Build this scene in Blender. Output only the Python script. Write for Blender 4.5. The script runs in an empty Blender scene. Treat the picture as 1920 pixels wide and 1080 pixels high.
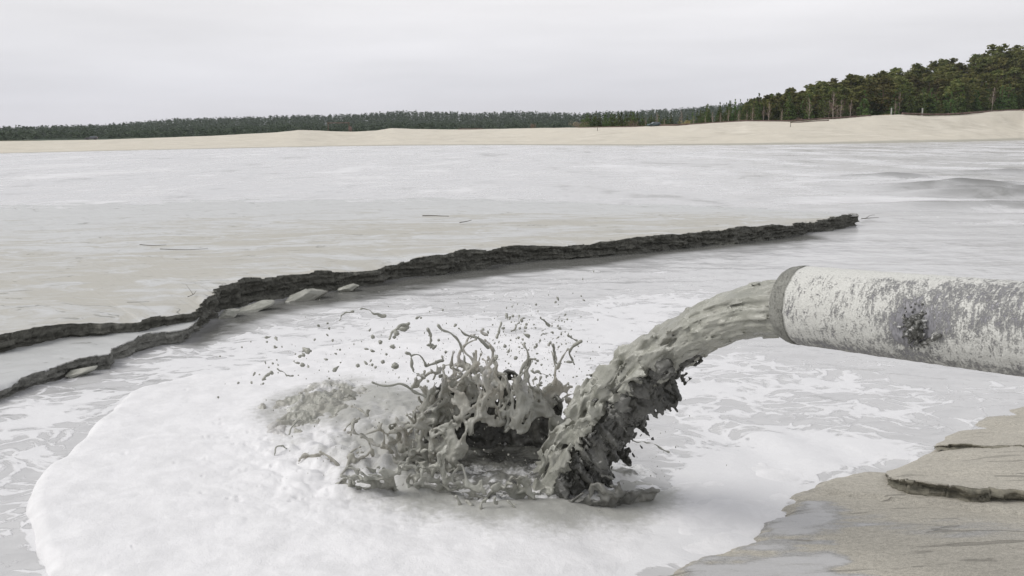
import bpy, math, random
import numpy as np

# ------------------------------------------------------------------ camera, sky, sun, exposure
SC = bpy.context.scene
COL = SC.collection
FPX = 1663.0                                   # focal length in photo pixels (1920 wide)
CAM_H = 3.2
PITCH = math.atan(288 / FPX)
ROLL = -math.radians(0.48)
cam_d = bpy.data.cameras.new('camera')
cam = bpy.data.objects.new('camera', cam_d)
COL.objects.link(cam)
cam_d.sensor_width = 36.0
cam_d.lens = 36.0 * FPX / 1920.0
cam_d.clip_start = 0.05
cam_d.clip_end = 9000
cam.location = (0, 0, CAM_H)


def _rx(a):
    c, s = math.cos(a), math.sin(a)
    return np.array([[1, 0, 0], [0, c, -s], [0, s, c]])


def _rz(a):
    c, s = math.cos(a), math.sin(a)
    return np.array([[c, -s, 0], [s, c, 0], [0, 0, 1]])


RM = _rx(math.pi / 2 - PITCH) @ _rz(ROLL)
from mathutils import Matrix, Vector
cam.rotation_euler = Matrix(RM.tolist()).to_euler()
SC.camera = cam

SUN_EL, SUN_AZ = math.radians(46), math.radians(-95)      # azimuth from +Y towards +X
SUN_STRENGTH = 2.1
world = bpy.data.worlds.new('World')
SC.world = world
world.use_nodes = True
wt = world.node_tree
wt.nodes.clear()


def wn(t, **kw):
    n = wt.nodes.new(t)
    for k, v in kw.items():
        setattr(n, k, v)
    return n


sky = wn('ShaderNodeTexSky')
sky.sky_type = 'NISHITA'
sky.sun_disc = False
sky.sun_elevation = SUN_EL
sky.sun_rotation = SUN_AZ
tc = wn('ShaderNodeTexCoord')
sep = wn('ShaderNodeSeparateXYZ')
wt.links.new(tc.outputs['Generated'], sep.inputs[0])
ramp = wn('ShaderNodeValToRGB')                             # overcast: brightest low down, dimmed overhead to deepen the sun's shading
ramp.color_ramp.elements[0].position = 0.0
ramp.color_ramp.elements[0].color = (0.765, 0.755, 0.80, 1)
ramp.color_ramp.elements[1].position = 1.0
ramp.color_ramp.elements[1].color = (0.60, 0.60, 0.625, 1)
for pos, colr in ((0.055, (0.79, 0.785, 0.825)), (0.15, (0.93, 0.915, 0.925)), (0.30, (0.86, 0.855, 0.87)), (0.5, (0.66, 0.66, 0.68))):
    e = ramp.color_ramp.elements.new(pos)
    e.color = (*colr, 1)
wt.links.new(sep.outputs['Z'], ramp.inputs[0])
mp = wn('ShaderNodeMapping')
mp.inputs['Scale'].default_value = (1.2, 1.2, 9.0)
wt.links.new(tc.outputs['Generated'], mp.inputs[0])
cn = wn('ShaderNodeTexNoise')
cn.inputs['Scale'].default_value = 1.7
cn.inputs['Detail'].default_value = 5
cn.inputs['Roughness'].default_value = 0.5
wt.links.new(mp.outputs[0], cn.inputs['Vector'])
cr = wn('ShaderNodeMapRange')
cr.inputs['From Min'].default_value = 0.3
cr.inputs['From Max'].default_value = 0.7
cr.inputs['To Min'].default_value = 8.7
cr.inputs['To Max'].default_value = 10.6
wt.links.new(cn.outputs['Fac'], cr.inputs['Value'])
mul = wn('ShaderNodeMix', data_type='RGBA', blend_type='MULTIPLY')
mul.inputs['Factor'].default_value = 1
wt.links.new(ramp.outputs[0], mul.inputs[6])
wt.links.new(cr.outputs[0], mul.inputs[7])
mx = wn('ShaderNodeMix', data_type='RGBA')
mx.inputs['Factor'].default_value = 0.95                    # a full deck of cloud over the blue
wt.links.new(sky.outputs[0], mx.inputs[6])
wt.links.new(mul.outputs[2], mx.inputs[7])
bg = wn('ShaderNodeBackground')
bg.inputs['Strength'].default_value = 0.105
wt.links.new(mx.outputs[2], bg.inputs['Color'])
wo = wn('ShaderNodeOutputWorld')
wt.links.new(bg.outputs[0], wo.inputs['Surface'])

sun_d = bpy.data.lights.new('sun', 'SUN')
sun_d.energy = SUN_STRENGTH
sun_d.angle = math.radians(32)
sun_d.color = (1.0, 0.97, 0.93)
sun = bpy.data.objects.new('sun', sun_d)
COL.objects.link(sun)
sdir = Vector((math.sin(SUN_AZ) * math.cos(SUN_EL), math.cos(SUN_AZ) * math.cos(SUN_EL), math.sin(SUN_EL)))
sun.rotation_euler = (-sdir).to_track_quat('-Z', 'Y').to_euler()

SC.view_settings.view_transform = 'Standard'
SC.view_settings.look = 'None'
SC.view_settings.exposure = 0.0
SC.view_settings.gamma = 1.0

# ------------------------------------------------------------------ pixel -> world helpers
CO = np.array([0, 0, CAM_H])


def ray(px, py):
    return RM @ np.array([(px - 960) / FPX, -(py - 540) / FPX, -1.0])


def at(px, py, z=0.0):
    d = ray(px, py)
    return CO + d * (z - CAM_H) / d[2]


def aty(px, py, Y):
    d = ray(px, py)
    return CO + d * Y / d[1]


def atd(px, py, D):
    d = ray(px, py)
    return CO + d * D / math.hypot(d[0], d[1])


# ------------------------------------------------------------------ numpy noise
_rng = np.random.default_rng(7)
_PERM = np.concatenate([_rng.permutation(256)] * 2).astype(np.int32)
_G = _rng.normal(size=(256, 3)).astype(np.float32)
_G /= np.linalg.norm(_G, axis=1, keepdims=True)


def perlin(P):
    P = np.asarray(P, dtype=np.float32)
    fl = np.floor(P)
    I = fl.astype(np.int32) & 255
    fr = P - fl
    u = fr * fr * fr * (fr * (fr * 6 - 15) + 10)
    out = np.zeros(len(P), np.float32)
    for dx in (0, 1):
        wx = u[:, 0] if dx else 1 - u[:, 0]
        a = _PERM[(I[:, 0] + dx) & 255]
        for dy in (0, 1):
            wxy = wx * (u[:, 1] if dy else 1 - u[:, 1])
            b = _PERM[(a + I[:, 1] + dy) & 255]
            for dz in (0, 1):
                g = _G[_PERM[(b + I[:, 2] + dz) & 255]]
                w = wxy * (u[:, 2] if dz else 1 - u[:, 2])
                out += w * (g[:, 0] * (fr[:, 0] - dx) + g[:, 1] * (fr[:, 1] - dy) + g[:, 2] * (fr[:, 2] - dz))
    return out * 1.5


def fbm(P, octv=3, gain=0.5, lac=2.03):
    P = np.asarray(P, dtype=np.float32)
    s = np.zeros(len(P), np.float32)
    a = 1.0
    for o in range(octv):
        s += a * perlin(P + 17.3 * o)
        P = P * lac
        a *= gain
    return s


def ridged(P, octv=3, gain=0.5):
    P = np.asarray(P, dtype=np.float32)
    s = np.zeros(len(P), np.float32)
    a = 1.0
    for o in range(octv):
        s += a * (1 - 2 * np.abs(perlin(P + 11.1 * o)))
        P = P * 2.07
        a *= gain
    return s


def P3(x, y, z=0.0):
    x = np.asarray(x, dtype=np.float32)
    return np.stack([x, np.broadcast_to(np.asarray(y, np.float32), x.shape), np.broadcast_to(np.asarray(z, np.float32), x.shape)], -1)


def sstep(a, b, x):
    t = np.clip((x - a) / (b - a), 0, 1)
    return t * t * (3 - 2 * t)


def poly_sdf(X, Y, poly):
    """signed distance to a polygon, negative inside"""
    poly = np.asarray(poly, float)
    d = np.full(X.shape, 1e18)
    inside = np.zeros(X.shape, bool)
    n = len(poly)
    for i in range(n):
        ax, ay = poly[i]
        bx, by = poly[(i + 1) % n]
        ex, ey = bx - ax, by - ay
        wx, wy = X - ax, Y - ay
        t = np.clip((wx * ex + wy * ey) / (ex * ex + ey * ey + 1e-12), 0, 1)
        dx, dy = wx - t * ex, wy - t * ey
        d = np.minimum(d, dx * dx + dy * dy)
        c = (ay > Y) != (by > Y)
        with np.errstate(divide='ignore', invalid='ignore'):
            xi = ex * (Y - ay) / (ey if abs(ey) > 1e-12 else 1e-12) + ax
        inside ^= c & (X < xi)
    d = np.sqrt(d)
    return np.where(inside, -d, d)


def pxpoly(pts, z=0.0):
    return [tuple(at(x, y, z)[:2]) for x, y in pts]


def catmull(pts, n):
    """n points along a Catmull-Rom curve through pts (rows), even in arc length"""
    p = np.asarray(pts, float)
    k = len(p)
    pp = np.vstack([2 * p[0] - p[1], p, 2 * p[-1] - p[-2]])
    out = []
    for i in range(k - 1):
        t = np.linspace(0, 1, 24, endpoint=False)[:, None]
        a, b, c, d = pp[i], pp[i + 1], pp[i + 2], pp[i + 3]
        out.append(0.5 * (2 * b + (c - a) * t + (2 * a - 5 * b + 4 * c - d) * t ** 2 + (3 * b - a - 3 * c + d) * t ** 3))
    out.append(p[-1:])
    q = np.vstack(out)
    L = np.concatenate([[0], np.cumsum(np.linalg.norm(np.diff(q[:, :3], axis=0), axis=1))])
    s = np.linspace(0, L[-1], n)
    return np.stack([np.interp(s, L, q[:, j]) for j in range(q.shape[1])], 1)


# ------------------------------------------------------------------ object helpers
def mesh_from(name, V, F, smooth=True):
    """F: (n,k) int array"""
    V = np.asarray(V, np.float32)
    F = np.asarray(F, np.int32)
    me = bpy.data.meshes.new(name)
    me.vertices.add(len(V))
    me.vertices.foreach_set('co', V.ravel())
    k = F.shape[1]
    me.loops.add(F.size)
    me.loops.foreach_set('vertex_index', F.ravel())
    me.polygons.add(len(F))
    me.polygons.foreach_set('loop_start', np.arange(0, F.size, k, dtype=np.int32))
    me.polygons.foreach_set('loop_total', np.full(len(F), k, np.int32))
    me.polygons.foreach_set('use_smooth', np.full(len(F), smooth, bool))
    me.update(calc_edges=True)
    me.validate()
    return me


def add_attr(me, name, vals):
    a = me.attributes.new(name, 'FLOAT', 'POINT')
    a.data.foreach_set('value', np.asarray(vals, np.float32).ravel())


def link(name, me, mat=None, parent=None, loc=None):
    o = bpy.data.objects.new(name, me)
    COL.objects.link(o)
    if mat is not None and me is not None and not me.materials:
        me.materials.append(mat)
    if parent is not None:
        o.parent = parent
    if loc is not None:
        o.location = loc
    return o


def tag(o, label=None, cat=None, group=None, kind=None):
    if label:
        o['label'] = label
    if cat:
        o['category'] = cat
    if group:
        o['group'] = group
    if kind:
        o['kind'] = kind
    return o


def empty(name, loc, label, cat, group=None):
    o = bpy.data.objects.new(name, None)
    COL.objects.link(o)
    o.location = loc
    o.empty_display_size = 0.2
    return tag(o, label, cat, group)


def copy_tree(o):
    c = o.copy()
    COL.objects.link(c)
    for ch in o.children:
        k = ch.copy()
        COL.objects.link(k)
        k.parent = c
        for g in ch.children:
            d = g.copy()
            COL.objects.link(d)
            d.parent = k
    return c


def grid_faces(nr, nc, close=False):
    r = np.arange(nr - 1)[:, None]
    c = np.arange(nc if close else nc - 1)[None, :]
    a = r * nc + c
    b = r * nc + (c + 1) % nc
    return np.stack([a, b, b + nc, a + nc], -1).reshape(-1, 4)


class Geo:
    """collects simple solids into one mesh"""
    def __init__(self):
        self.v, self.f = [], []

    def add(self, V, F):
        o = len(self.v)
        self.v += [tuple(map(float, p)) for p in V]
        self.f += [tuple(int(i) + o for i in q) for q in F]

    def box(self, c, s, rot=None, taper=1.0):
        x, y, z = np.array(s) / 2
        P = np.array([[-x, -y, -z], [x, -y, -z], [x, y, -z], [-x, y, -z], [-x * taper, -y * taper, z], [x * taper, -y * taper, z], [x * taper, y * taper, z], [-x * taper, y * taper, z]])
        if rot is not None:
            P = P @ np.asarray(rot).T
        self.add(P + np.array(c), [(0, 3, 2, 1), (4, 5, 6, 7), (0, 1, 5, 4), (1, 2, 6, 5), (2, 3, 7, 6), (3, 0, 4, 7)])

    def tube(self, pts, rad, n=8, caps=True):
        pts = np.asarray(pts, float)
        rad = np.broadcast_to(np.asarray(rad, float), (len(pts),))
        T = np.gradient(pts, axis=0)
        T /= np.linalg.norm(T, axis=1, keepdims=True) + 1e-9
        up = np.array([0, 0, 1.0]) if abs(T[0][2]) < 0.9 else np.array([1.0, 0, 0])
        V = []
        for i in range(len(pts)):
            a = np.cross(T[i], up)
            a /= np.linalg.norm(a) + 1e-9
            b = np.cross(a, T[i])
            up = b
            for k in range(n):
                t = 2 * math.pi * k / n
                V.append(pts[i] + rad[i] * (math.cos(t) * a + math.sin(t) * b))
        F = [tuple(q) for q in grid_faces(len(pts), n, True)]
        if caps:
            F += [tuple(range(n))[::-1], tuple((len(pts) - 1) * n + k for k in range(n))]
        self.add(V, F)

    def build(self, name, mat, parent=None, smooth=False, loc=None):
        me = bpy.data.meshes.new(name)
        me.from_pydata(self.v, [], self.f)
        if smooth:
            me.polygons.foreach_set('use_smooth', np.full(len(me.polygons), True))
        me.update()
        return link(name, me, mat, parent, loc)


# ------------------------------------------------------------------ material helper
class Mat:
    def __init__(self, name):
        self.m = bpy.data.materials.new(name)
        self.m.use_nodes = True
        self.t = self.m.node_tree
        self.b = self.t.nodes['Principled BSDF']

    def n(self, typ, ins=None, **props):
        nd = self.t.nodes.new(typ)
        for k, v in props.items():
            setattr(nd, k, v)
        for k, v in (ins or {}).items():
            self.set(nd.inputs[k], v)
        return nd

    def set(self, sock, v):
        if isinstance(v, bpy.types.NodeSocket):
            self.t.links.new(v, sock)
        else:
            if sock.type == 'RGBA' and len(v) == 3:
                v = (*v, 1)
            sock.default_value = v

    def bs(self, **kw):
        names = {'color': 'Base Color', 'rough': 'Roughness', 'spec': 'Specular IOR Level', 'ior': 'IOR', 'normal': 'Normal', 'metal': 'Metallic', 'coat': 'Coat Weight'}
        for k, v in kw.items():
            self.set(self.b.inputs[names[k]], v)

    def pos(self, scale=(1, 1, 1), obj=False, uv=False):
        if uv:
            s = self.n('ShaderNodeUVMap').outputs[0]
        elif obj:
            s = self.n('ShaderNodeTexCoord').outputs['Object']
        else:
            s = self.n('ShaderNodeNewGeometry').outputs['Position']
        return self.n('ShaderNodeMapping', {'Vector': s, 'Scale': scale}).outputs[0]

    def noise(self, vec, scale, detail=4, rough=0.5, dist=0.0):
        return self.n('ShaderNodeTexNoise', {'Vector': vec, 'Scale': scale, 'Detail': detail, 'Roughness': rough, 'Distortion': dist}).outputs['Fac']

    def voro(self, vec, scale, feature='F1', rnd=1.0):
        return self.n('ShaderNodeTexVoronoi', {'Vector': vec, 'Scale': scale, 'Randomness': rnd}, feature=feature).outputs['Distance']

    def mr(self, v, a, b, c=0.0, d=1.0, smooth=True):
        return self.n('ShaderNodeMapRange', {'Value': v, 'From Min': a, 'From Max': b, 'To Min': c, 'To Max': d}, interpolation_type='SMOOTHSTEP' if smooth else 'LINEAR').outputs[0]

    def math(self, op, a, b=0.0, clamp=False):
        return self.n('ShaderNodeMath', {0: a, 1: b}, operation=op, use_clamp=clamp).outputs[0]

    def mix(self, f, a, b):
        nd = self.n('ShaderNodeMix', data_type='RGBA')
        self.set(nd.inputs[0], f)
        self.set(nd.inputs[6], a)
        self.set(nd.inputs[7], b)
        return nd.outputs[2]

    def attr(self, name):
        return self.n('ShaderNodeAttribute', attribute_name=name).outputs['Fac']

    def bump(self, h, strength=0.3, dist=0.02, normal=None):
        ins = {'Height': h, 'Strength': strength, 'Distance': dist}
        if normal is not None:
            ins['Normal'] = normal
        return self.n('ShaderNodeBump', ins).outputs[0]


def simple_mat(name, color, rough=0.7, vary=0.15, scale=6.0, metal=0.0, spec=0.5):
    M = Mat(name)
    nz = M.noise(M.pos(obj=True), scale, 5, 0.6)
    lo = tuple(c * (1 - vary) for c in color)
    hi = tuple(min(1, c * (1 + vary)) for c in color)
    M.bs(color=M.mix(M.mr(nz, 0.3, 0.7), lo, hi), rough=rough, metal=metal, spec=spec)
    return M.m


# milky silt-laden water with foam lace
def water_mat():
    M = Mat('silty_water')
    foam = M.attr('foam')
    far = M.attr('far')
    p = M.pos()
    warp = M.n('ShaderNodeTexNoise', {'Vector': p, 'Scale': 0.9, 'Detail': 3.0})
    wv = M.n('ShaderNodeVectorMath', {0: warp.outputs['Color'], 1: (0.5, 0.5, 0.5)}, operation='SUBTRACT').outputs[0]
    wv2 = M.n('ShaderNodeVectorMath', {0: wv, 'Scale': 1.3}, operation='SCALE').outputs[0]
    pw = M.n('ShaderNodeVectorMath', {0: p, 1: wv2}, operation='ADD').outputs[0]
    pws = M.n('ShaderNodeMapping', {'Vector': pw, 'Scale': (0.55, 1.0, 1.0), 'Rotation': (0, 0, -0.35)}).outputs[0]
    n1 = M.noise(pws, 1.3, 8, 0.68, 0.3)
    n3 = M.noise(pws, 7.0, 5, 0.6, 0.6)
    v1 = M.voro(pws, 3.4, 'DISTANCE_TO_EDGE')
    lace = M.mr(v1, 0.0, 0.16, 1.0, 0.0)
    pf = M.n('ShaderNodeMapping', {'Vector': p, 'Scale': (0.5, 1.0, 1.0), 'Rotation': (0, 0, -0.05)}).outputs[0]
    nf = M.noise(pf, 0.30, 9, 0.78, 0.5)
    pf2 = M.n('ShaderNodeMapping', {'Vector': p, 'Scale': (1.0, 0.32, 1.0), 'Rotation': (0, 0, -0.04)}).outputs[0]
    nf2 = M.noise(pf2, 0.12, 7, 0.68, 0.5)
    near_v = M.math('ADD', M.math('MULTIPLY', M.math('SUBTRACT', n1, 0.5), 1.25), M.math('MULTIPLY', lace, 0.16))
    near_v = M.math('ADD', near_v, M.math('MULTIPLY', M.math('SUBTRACT', n3, 0.5), 0.45))
    far_v = M.math('ADD', M.math('MULTIPLY', M.math('SUBTRACT', nf, 0.5), 1.7), M.math('MULTIPLY', M.math('SUBTRACT', nf2, 0.5), 2.3))
    mixv = M.n('ShaderNodeMix', {0: far, 2: near_v, 3: far_v}).outputs[0]
    val = M.math('ADD', foam, mixv)
    wid = M.math('ADD', 0.60, M.math('MULTIPLY', far, 0.35))
    mask = M.n('ShaderNodeMapRange', {'Value': val, 'From Min': 0.48, 'From Max': wid}, interpolation_type='SMOOTHSTEP').outputs[0]
    nb = M.noise(p, 60, 3, 0.6)
    foamc = M.mix(nb, (0.68, 0.68, 0.69), (0.77, 0.77, 0.78))
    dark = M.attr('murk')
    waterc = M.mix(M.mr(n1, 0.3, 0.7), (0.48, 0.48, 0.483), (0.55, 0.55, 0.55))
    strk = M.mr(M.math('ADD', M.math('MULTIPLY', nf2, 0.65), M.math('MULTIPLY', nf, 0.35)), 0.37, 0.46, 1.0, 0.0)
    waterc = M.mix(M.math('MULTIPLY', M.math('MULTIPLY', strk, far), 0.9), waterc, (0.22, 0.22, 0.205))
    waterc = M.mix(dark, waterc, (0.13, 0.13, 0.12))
    col = M.mix(M.math('MULTIPLY', mask, 0.86), waterc, foamc)
    # ripples
    pr = M.n('ShaderNodeMapping', {'Vector': pw, 'Scale': (0.5, 1.0, 1.0), 'Rotation': (0, 0, -0.2)}).outputs[0]
    r1 = M.noise(pr, 3.2, 4, 0.55, 0.2)
    r2 = M.noise(pf, 0.55, 6, 0.6, 0.3)
    hgt = M.math('ADD', M.math('MULTIPLY', r1, 0.03), M.math('MULTIPLY', mask, 0.012))
    hgt = M.math('ADD', hgt, M.math('MULTIPLY', r2, 0.075))
    hgt = M.math('ADD', hgt, M.math('MULTIPLY', M.math('MULTIPLY', nb, mask), 0.006))
    M.bs(color=col, rough=M.math('ADD', M.math('MULTIPLY', mask, 0.45), M.math('ADD', 0.16, M.math('MULTIPLY', far, 0.04))), ior=1.33, spec=M.mr(far, 0, 1, 0.5, 0.36), normal=M.bump(hgt, 0.55, 1.0))
    return M.m


def foam_mat():
    M = Mat('white_foam')
    p = M.pos()
    mud = M.attr('mud')
    nb = M.noise(p, 55, 4, 0.65)
    n1 = M.noise(p, 3.5, 6, 0.65, 0.5)
    n2 = M.noise(p, 14, 5, 0.65, 0.4)
    base = M.mix(M.mr(n1, 0.35, 0.65), (0.69, 0.688, 0.695), (0.765, 0.762, 0.77))
    mudc = M.mix(n2, (0.27, 0.27, 0.25), (0.46, 0.46, 0.435))
    f = M.mr(M.math('ADD', mud, M.math('MULTIPLY', M.math('SUBTRACT', M.math('ADD', M.math('MULTIPLY', n2, 0.6), M.math('MULTIPLY', n1, 0.4)), 0.5), 1.1)), 0.18, 0.75)
    f = M.math('MULTIPLY', f, M.mr(mud, 0.0, 0.15))
    pits = M.mr(M.voro(p, 42), 0.08, 0.3, 0.0, 1.0)
    h = M.math('ADD', M.math('MULTIPLY', nb, 0.005), M.math('MULTIPLY', n2, 0.011))
    h = M.math('ADD', h, M.math('MULTIPLY', pits, 0.0025))
    M.bs(color=M.mix(f, base, mudc), rough=0.6, spec=0.3, normal=M.bump(h, 0.6, 1.0))
    M.b.inputs['Subsurface Weight'].default_value = 0.0
    return M.m


def mud_mat(name, lo, hi, rough=0.3):
    M = Mat(name)
    p = M.pos()
    n1 = M.noise(p, 5, 6, 0.6, 0.3)
    n2 = M.noise(p, 38, 4, 0.6, 0.3)
    col = M.mix(M.mr(n1, 0.3, 0.7), lo, hi)
    th = M.attr('thin')
    col = M.mix(th, col, (0.52, 0.52, 0.475))
    wh = M.attr('white')
    col = M.mix(M.mr(M.math('ADD', wh, M.math('MULTIPLY', M.math('SUBTRACT', n2, 0.5), 0.9)), 0.25, 0.75), col, (0.72, 0.72, 0.715))
    n3 = M.noise(p, 17, 5, 0.62, 0.8)
    nrm = M.bump(M.math('ADD', M.math('MULTIPLY', n2, 0.6), n3), 0.42, 0.02)
    M.bs(color=col, rough=M.mr(n1, 0.3, 0.7, rough - 0.05, rough + 0.15), spec=0.6, normal=nrm)
    tl = M.n('ShaderNodeBsdfTranslucent', {'Color': (0.70, 0.66, 0.60), 'Normal': nrm})
    ms = M.n('ShaderNodeMixShader', {0: M.math('MULTIPLY', th, 0.62), 1: M.b.outputs[0], 2: tl.outputs[0]})
    M.t.links.new(ms.outputs[0], M.t.nodes['Material Output'].inputs['Surface'])
    return M.m


def flat_top_mat():
    M = Mat('silt_flat_top')
    p = M.pos()
    wr = M.n('ShaderNodeTexNoise', {'Vector': p, 'Scale': 0.35, 'Detail': 4.0})
    wv = M.n('ShaderNodeVectorMath', {0: wr.outputs['Color'], 1: (0.5, 0.5, 0.5)}, operation='SUBTRACT').outputs[0]
    wv = M.n('ShaderNodeVectorMath', {0: wv, 'Scale': 3.5}, operation='SCALE').outputs[0]
    pw = M.n('ShaderNodeVectorMath', {0: p, 1: wv}, operation='ADD').outputs[0]
    ps = M.n('ShaderNodeMapping', {'Vector': pw, 'Scale': (0.28, 1.0, 1.0), 'Rotation': (0, 0, 0.12)}).outputs[0]
    n1 = M.noise(ps, 0.5, 8, 0.62, 0.6)
    n2 = M.noise(ps, 2.0, 8, 0.65, 0.8)
    grain = M.noise(p, 90, 3, 0.6)
    wet = M.attr('wet')
    film = M.mr(M.math('ADD', M.math('ADD', M.math('MULTIPLY', n1, 0.6), M.math('MULTIPLY', n2, 0.5)), M.math('MULTIPLY', wet, 0.5)), 0.50, 0.66)
    sand = M.mix(grain, (0.400, 0.390, 0.350), (0.480, 0.468, 0.424))
    silt = M.mix(n2, (0.41, 0.418, 0.41), (0.585, 0.592, 0.588))
    col = M.mix(film, sand, silt)
    # short dark flow scratches
    sc = M.n('ShaderNodeMapping', {'Vector': pw, 'Scale': (0.45, 1.6, 1.0), 'Rotation': (0, 0, 0.1)}).outputs[0]
    s1 = M.noise(sc, 2.4, 5, 0.6, 0.7)
    scr = M.mr(s1, 0.61, 0.69)
    col = M.mix(M.math('MULTIPLY', scr, 0.75), col, (0.20, 0.20, 0.175))
    h = M.math('ADD', M.math('MULTIPLY', n2, 0.05), M.math('MULTIPLY', grain, 0.004))
    h = M.math('SUBTRACT', h, M.math('MULTIPLY', scr, 0.02))
    M.bs(color=col, rough=M.mix(film, (0.7, 0.7, 0.7), (0.42, 0.42, 0.42)), spec=0.35, normal=M.bump(h, 0.5, 1.0))
    return M.m


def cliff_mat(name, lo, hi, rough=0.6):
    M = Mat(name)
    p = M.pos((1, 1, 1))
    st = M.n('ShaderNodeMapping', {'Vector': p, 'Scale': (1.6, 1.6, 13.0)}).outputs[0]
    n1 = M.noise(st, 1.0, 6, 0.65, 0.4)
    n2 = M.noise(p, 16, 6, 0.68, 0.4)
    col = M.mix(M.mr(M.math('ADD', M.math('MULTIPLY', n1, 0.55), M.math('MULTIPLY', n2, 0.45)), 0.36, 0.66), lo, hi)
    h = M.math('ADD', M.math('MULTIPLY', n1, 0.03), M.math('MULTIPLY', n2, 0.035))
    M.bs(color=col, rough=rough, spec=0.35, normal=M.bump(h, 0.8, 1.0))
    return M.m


def bank_mat():
    M = Mat('coarse_bank_sand')
    p = M.pos()
    ps = M.n('ShaderNodeMapping', {'Vector': p, 'Rotation': (0, 0, 0.25), 'Scale': (0.35, 1.6, 3.0)}).outputs[0]
    n1 = M.noise(ps, 2.2, 8, 0.62, 0.5)
    n2 = M.noise(ps, 9.0, 6, 0.62, 0.3)
    g1 = M.noise(p, 120, 2, 0.6)
    g2 = M.noise(M.n('ShaderNodeMapping', {'Vector': p, 'Rotation': (0, 0, 0.25), 'Scale': (0.5, 1.0, 1.0)}).outputs[0], 55, 4, 0.75)
    wet = M.attr('wet')
    g = M.math('ADD', M.math('MULTIPLY', g1, 0.5), M.math('MULTIPLY', g2, 0.5))
    dry = M.mix(M.mr(g, 0.36, 0.62), (0.32, 0.303, 0.262), (0.525, 0.497, 0.432))
    damp = M.mix(M.mr(g, 0.36, 0.62), (0.24, 0.238, 0.23), (0.43, 0.425, 0.415))
    f = M.mr(M.math('ADD', M.math('MULTIPLY', wet, 1.0), M.math('MULTIPLY', M.math('SUBTRACT', M.math('ADD', M.math('MULTIPLY', n1, 0.6), M.math('MULTIPLY', n2, 0.4)), 0.5), 1.9)), 0.3, 0.8)
    film = M.mr(M.math('ADD', wet, M.math('MULTIPLY', M.math('SUBTRACT', n2, 0.5), 0.9)), 0.72, 1.05)
    col = M.mix(f, dry, damp)
    col = M.mix(M.math('MULTIPLY', film, 0.7), col, (0.46, 0.46, 0.465))
    cr = M.noise(M.n('ShaderNodeMapping', {'Vector': p, 'Rotation': (0, 0, 0.2), 'Scale': (0.3, 3.0, 1.0)}).outputs[0], 3.2, 3, 0.5, 0.7)
    crk = M.mr(cr, 0.635, 0.675)
    col = M.mix(M.math('MULTIPLY', crk, 0.55), col, (0.20, 0.19, 0.165))
    h = M.math('ADD', M.math('MULTIPLY', g, 0.010), M.math('MULTIPLY', n2, 0.05))
    h = M.math('SUBTRACT', h, M.math('MULTIPLY', crk, 0.02))
    M.bs(color=col, rough=M.mr(f, 0, 1, 0.85, 0.5), spec=M.mr(f, 0, 1, 0.25, 0.5), normal=M.bump(h, M.mr(film, 0, 1, 0.8, 0.12), 1.0))
    return M.m


def ground_mat():
    M = Mat('pale_beach_sand')
    p = M.pos()
    n1 = M.noise(p, 0.05, 8, 0.6, 0.3)
    n2 = M.noise(M.n('ShaderNodeMapping', {'Vector': p, 'Scale': (0.3, 1, 2)}).outputs[0], 0.4, 8, 0.65, 0.5)
    wood = M.attr('wood')
    sh = M.attr('shore')
    col = M.mix(M.mr(n2, 0.3, 0.7), (0.50, 0.465, 0.39), (0.66, 0.62, 0.535))
    col = M.mix(M.mr(n1, 0.42, 0.62), col, (0.60, 0.56, 0.475))
    col = M.mix(M.mr(M.math('ADD', sh, M.math('MULTIPLY', M.math('SUBTRACT', n2, 0.5), 0.6)), 0.3, 0.8), col, (0.40, 0.385, 0.33))
    col = M.mix(wood, col, M.mix(M.attr('farw'), M.mix(n1, (0.085, 0.075, 0.042), (0.13, 0.115, 0.065)), (0.036, 0.055, 0.033)))
    M.bs(color=col, rough=0.9, spec=0.2, normal=M.bump(M.math('ADD', n2, n1), 0.5, 0.5))
    return M.m


def leaf_mat(name, lo, hi):
    M = Mat(name)
    oi = M.n('ShaderNodeObjectInfo')
    nz = M.noise(M.pos(), 0.35, 3, 0.6)
    c = M.mix(M.mr(nz, 0.35, 0.65), lo, hi)
    hs = M.n('ShaderNodeHueSaturation', {'Hue': M.mr(oi.outputs['Random'], 0, 1, 0.47, 0.525, False), 'Saturation': 0.95, 'Value': M.mr(oi.outputs['Random'], 0, 1, 0.7, 1.35, False), 'Color': c})
    M.bs(color=hs.outputs[0], rough=0.75, spec=0.2)
    tl = M.n('ShaderNodeBsdfTranslucent', {'Color': hs.outputs[0]})
    ms = M.n('ShaderNodeMixShader', {0: 0.3, 1: M.b.outputs[0], 2: tl.outputs[0]})
    M.t.links.new(ms.outputs[0], M.t.nodes['Material Output'].inputs['Surface'])
    return M.m


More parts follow.
